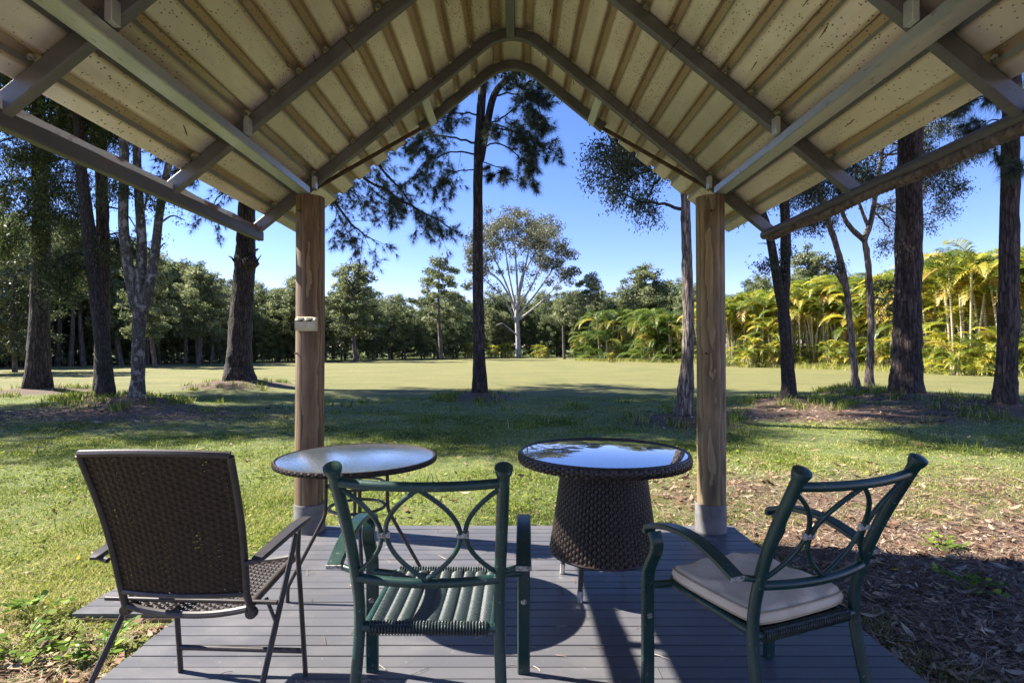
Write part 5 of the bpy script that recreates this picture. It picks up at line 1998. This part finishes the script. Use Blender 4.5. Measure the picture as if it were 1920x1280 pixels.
def palm_proto(seed, canes, hmin, hmax, rad, basal=20):
    rng = np.random.RandomState(seed)
    L, Rg, stems = Geo(), Geo(), []
    for c in range(canes):
        a = c * 2.4 + rng.normal(0, .5)
        r = rad * math.sqrt(rng.rand()) * .55
        h = rng.uniform(hmin, hmax) * (1 - .25 * r / rad)
        lean = rng.uniform(.04, .16) * h
        b = V(math.cos(a) * r, math.sin(a) * r, -.1)
        top = b + V(math.cos(a) * lean, math.sin(a) * lean, h)
        S = Geo()
        P = smooth_path([b, (b + top) / 2 + V(math.cos(a), math.sin(a), 0) * -.05 * lean, top], 10)
        S.tube(P, np.linspace(.055, .038, 10), 7)
        stems.append(S)
        nf = rng.randint(7, 10)
        for f in range(nf):
            el = rng.uniform(.45, 1.5)
            tone = np.clip(rng.normal(.42, .22) + (.2 if el < .6 else -.05), 0, 1)
            if rng.rand() < .05:
                tone, el = rng.uniform(.85, 1), rng.uniform(-.6, .1)
            frond(L, Rg, top - V(0, 0, rng.uniform(0, .25)), f * 2.399 + rng.normal(0, .3), el, rng.uniform(1.3, 2.1), rng, tone)
    for f in range(basal):
        a = rng.rand() * 6.28
        r = rad * rng.uniform(.2, .75)
        frond(L, Rg, V(math.cos(a) * r, math.sin(a) * r, rng.uniform(0, 1.0)), a + rng.normal(0, .5), rng.uniform(.6, 1.4), rng.uniform(1.0, 1.8), rng, np.clip(rng.normal(.42, .2), 0, 1), 20)
    L.merge(Rg.arrays())
    return L, stems


def palms():
    protos = [palm_proto(201, 10, 3.0, 5.4, 1.6), palm_proto(202, 12, 2.4, 5.0, 1.9), palm_proto(203, 9, 3.2, 5.6, 1.5), palm_proto(204, 7, 1.2, 3.0, 1.3), palm_proto(205, 14, 1.2, 3.6, 1.9, 60)]
    mesh = {}
    hp = [5.4, 5.0, 5.6, 3.0, 2.7]

    def put(k, px, Y, top, label, group, mat='frond', rz=0.0):
        x = (px - CX) / F * Y
        z = float(height(np.array(x), np.array(Y)))
        o = thing('palm_clump', label, 'palm', (x, Y, z), rz, group)
        want = H - (top - CY) / F * Y - z
        s = want / (hp[k] + .4)
        o.scale = (s, s, s)
        L, stems = protos[k]
        for nm, g, mt in [('fronds', L, mat)] + [('cane', S, 'cane') for S in stems]:
            kk = (k, id(g), mt)
            if kk not in mesh:
                c = g.build(nm, M[mt], o, smooth=(nm == 'cane'))
                mesh[kk] = c.data
            else:
                c = bpy.data.objects.new(nm, mesh[kk])
                COL.objects.link(c)
                c.parent = o
        return o
    g = 'golden palms in the long row'
    rng = np.random.RandomState(9)
    i = 0
    front = [(1345, 51, 548), (1366, 50, 550), (1385, 49, 545), (1428, 48, 538), (1462, 47, 530), (1505, 46, 520), (1545, 45, 512), (1590, 44, 508), (1632, 42, 500), (1668, 41, 505), (1712, 39, 490), (1752, 36, 470), (1818, 32.5, 432), (1868, 33, 448), (1925, 31, 430), (1975, 30, 440), (2040, 29, 430)]
    for px, Y, top in front:
        if px == 1818:
            put(2, px, Y, top, 'tallest golden palm clump with high green arching fronds', g, 'frond', 1.3)
        else:
            put(i % 3, px, Y, top, 'golden yellow palm clump in the front line of the palm row', g + ', front', 'frond', rng.rand() * 6)
        i += 1
    for px, Y, top in ((1330, 56, 548), (1372, 55, 540), (1405, 54, 540), (1450, 53, 522), (1490, 52, 520), (1530, 51, 508), (1570, 50, 505), (1615, 48, 492), (1655, 47, 495), (1700, 45, 480), (1740, 43, 470), (1790, 39, 455), (1850, 38, 450), (1900, 37, 445), (1960, 36, 440)):
        put((i * 2 + 1) % 3, px, Y, top, 'golden palm clump standing in the second line of the palm row', g + ', second line', 'frond', rng.rand() * 6)
        i += 1
    for px, Y, top in ((1400, 46, 628), (1560, 42, 636), (1602, 41, 640), (1660, 39, 630), (1745, 35, 620), (1838, 31, 612), (1790, 32, 640), (1450, 45, 640)):
        put(3, px, Y, top, 'low young palm clump at the foot of the golden palm row', g + ', low clumps', 'frond', rng.rand() * 6)
    put(4, 1143, 72, 594, 'round green and gold palm clump at the far edge of the clearing', None, 'frond_green', .4)
    put(4, 1232, 66, 592, 'wider green and gold palm clump beside the round one', None, 'frond_green', 2.0)
    put(4, 1268, 64, 602, 'palm clump half hidden behind the paperbark trunk', None, 'frond_green', 3.0)
    put(4, 1102, 75, 628, 'small palm clump crouching beside the round green and gold one', None, 'frond_green', 1.0)
    for px, Y, top, lab in ((843, 92, 640, 'small golden palm on the far lawn beside the flat crowned pine'), (876, 92, 641, 'small golden palm on the far lawn half hidden by the lone pine'), (925, 92, 646, 'small golden palm on the far lawn between the lone pine and the gum'),
                            (949, 93, 642, 'small palm on the far lawn nearest the white gum trunk'), (1006, 92, 645, 'small palm at the foot of the white gum'), (1022, 90, 650, 'tiny golden palm between the white gum and the slim dark pine'), (1146, 62, 660, 'low golden palm shoot in front of the round palm clump'), (1021, 94, 655, 'lowest golden shoot beside the white gum')):
        put(3, px, Y, top, lab, None, 'frond', px * .1)
    # dry grass and shrubs under the palms
    rng = np.random.RandomState(4)
    G = Geo()
    n = 16000
    t = rng.rand(n)
    px = 1080 + 860 * t
    Y = np.interp(px, [1080, 1300, 1390, 1900, 1940], [72, 60, 47.5, 30.5, 29.5]) + rng.normal(.4, .9, n)
    x = (px - CX) / F * Y
    hgt = rng.uniform(.15, .55, n)
    a = rng.rand(n) * 6.28
    p = np.stack((x, Y, height(x, Y) - .02), 1)
    s = np.stack((np.cos(a), np.sin(a), 0 * a), 1) * .022
    tip = p + np.stack((rng.normal(0, .15, n), rng.normal(0, .15, n), hgt), 1)
    G.add(np.stack((p - s, p + s, tip), 1).reshape(-1, 3), None, np.arange(n * 3).reshape(-1, 3), 0, np.repeat(np.clip(rng.normal(.7, .2, n), 0, 1), 3))
    o = G.build('dry_grass', M['grass'], None, smooth=False)
    o['kind'] = 'stuff'
    tag(o, 'pale dry grass fringe along the foot of the palms', 'grass')


palms()
# ------------------------------------------------------------------ light, sky, camera
SUN = Vector((-1.075, .265, 1.0))
sun = bpy.data.lights.new('sun', 'SUN')
sun.energy = 4.6
sun.angle = R(.5)
sun.color = (1.0, .94, .84)
so = bpy.data.objects.new('sun', sun)
COL.objects.link(so)
so.rotation_euler = SUN.to_track_quat('Z', 'Y').to_euler()
so.location = (-20, 5, 20)
w = bpy.data.worlds.new('World')
scene.world = w
w.use_nodes = True
nt = w.node_tree
bg = nt.nodes['Background'] if 'Background' in nt.nodes else nt.nodes.new('ShaderNodeBackground')
sk = nt.nodes.new('ShaderNodeTexSky')
sk.sky_type = 'NISHITA'
sk.sun_disc = False
sk.sun_elevation = math.atan2(SUN.z, math.hypot(SUN.x, SUN.y))
sk.sun_rotation = math.atan2(SUN.x, SUN.y)
sk.altitude = 1800
sk.air_density = 1.0
sk.dust_density = 0.0
sk.ozone_density = 5.0
tint = nt.nodes.new('ShaderNodeMix')
tint.data_type, tint.blend_type = 'RGBA', 'MULTIPLY'
tint.inputs[0].default_value = 1.0
tint.inputs[7].default_value = (1.46, .99, 1.09, 1)
hs = nt.nodes.new('ShaderNodeHueSaturation')
hs.inputs['Saturation'].default_value = 1.16
nt.links.new(sk.outputs[0], hs.inputs['Color'])
nt.links.new(hs.outputs[0], tint.inputs[6])
nt.links.new(tint.outputs[2], bg.inputs[0])
bg.inputs[1].default_value = .069

cam = bpy.data.cameras.new('camera')
cam.sensor_width = 36
cam.lens = F / 1920 * 36
cam.shift_y = 15.0 / 1920
cam.clip_start = .05
cam.clip_end = 2000
co = bpy.data.objects.new('camera', cam)
COL.objects.link(co)
co.location = (0, 0, H)
co.rotation_euler = (R(90), 0, 0)
scene.camera = co
scene.view_settings.view_transform = 'Standard'
scene.view_settings.look = 'None'
scene.view_settings.exposure = 2.0
scene.view_settings.gamma = 1
scene.cycles.use_denoising = True
scene.cycles.max_bounces = 8
scene.cycles.diffuse_bounces = 5
scene.cycles.transparent_max_bounces = 8
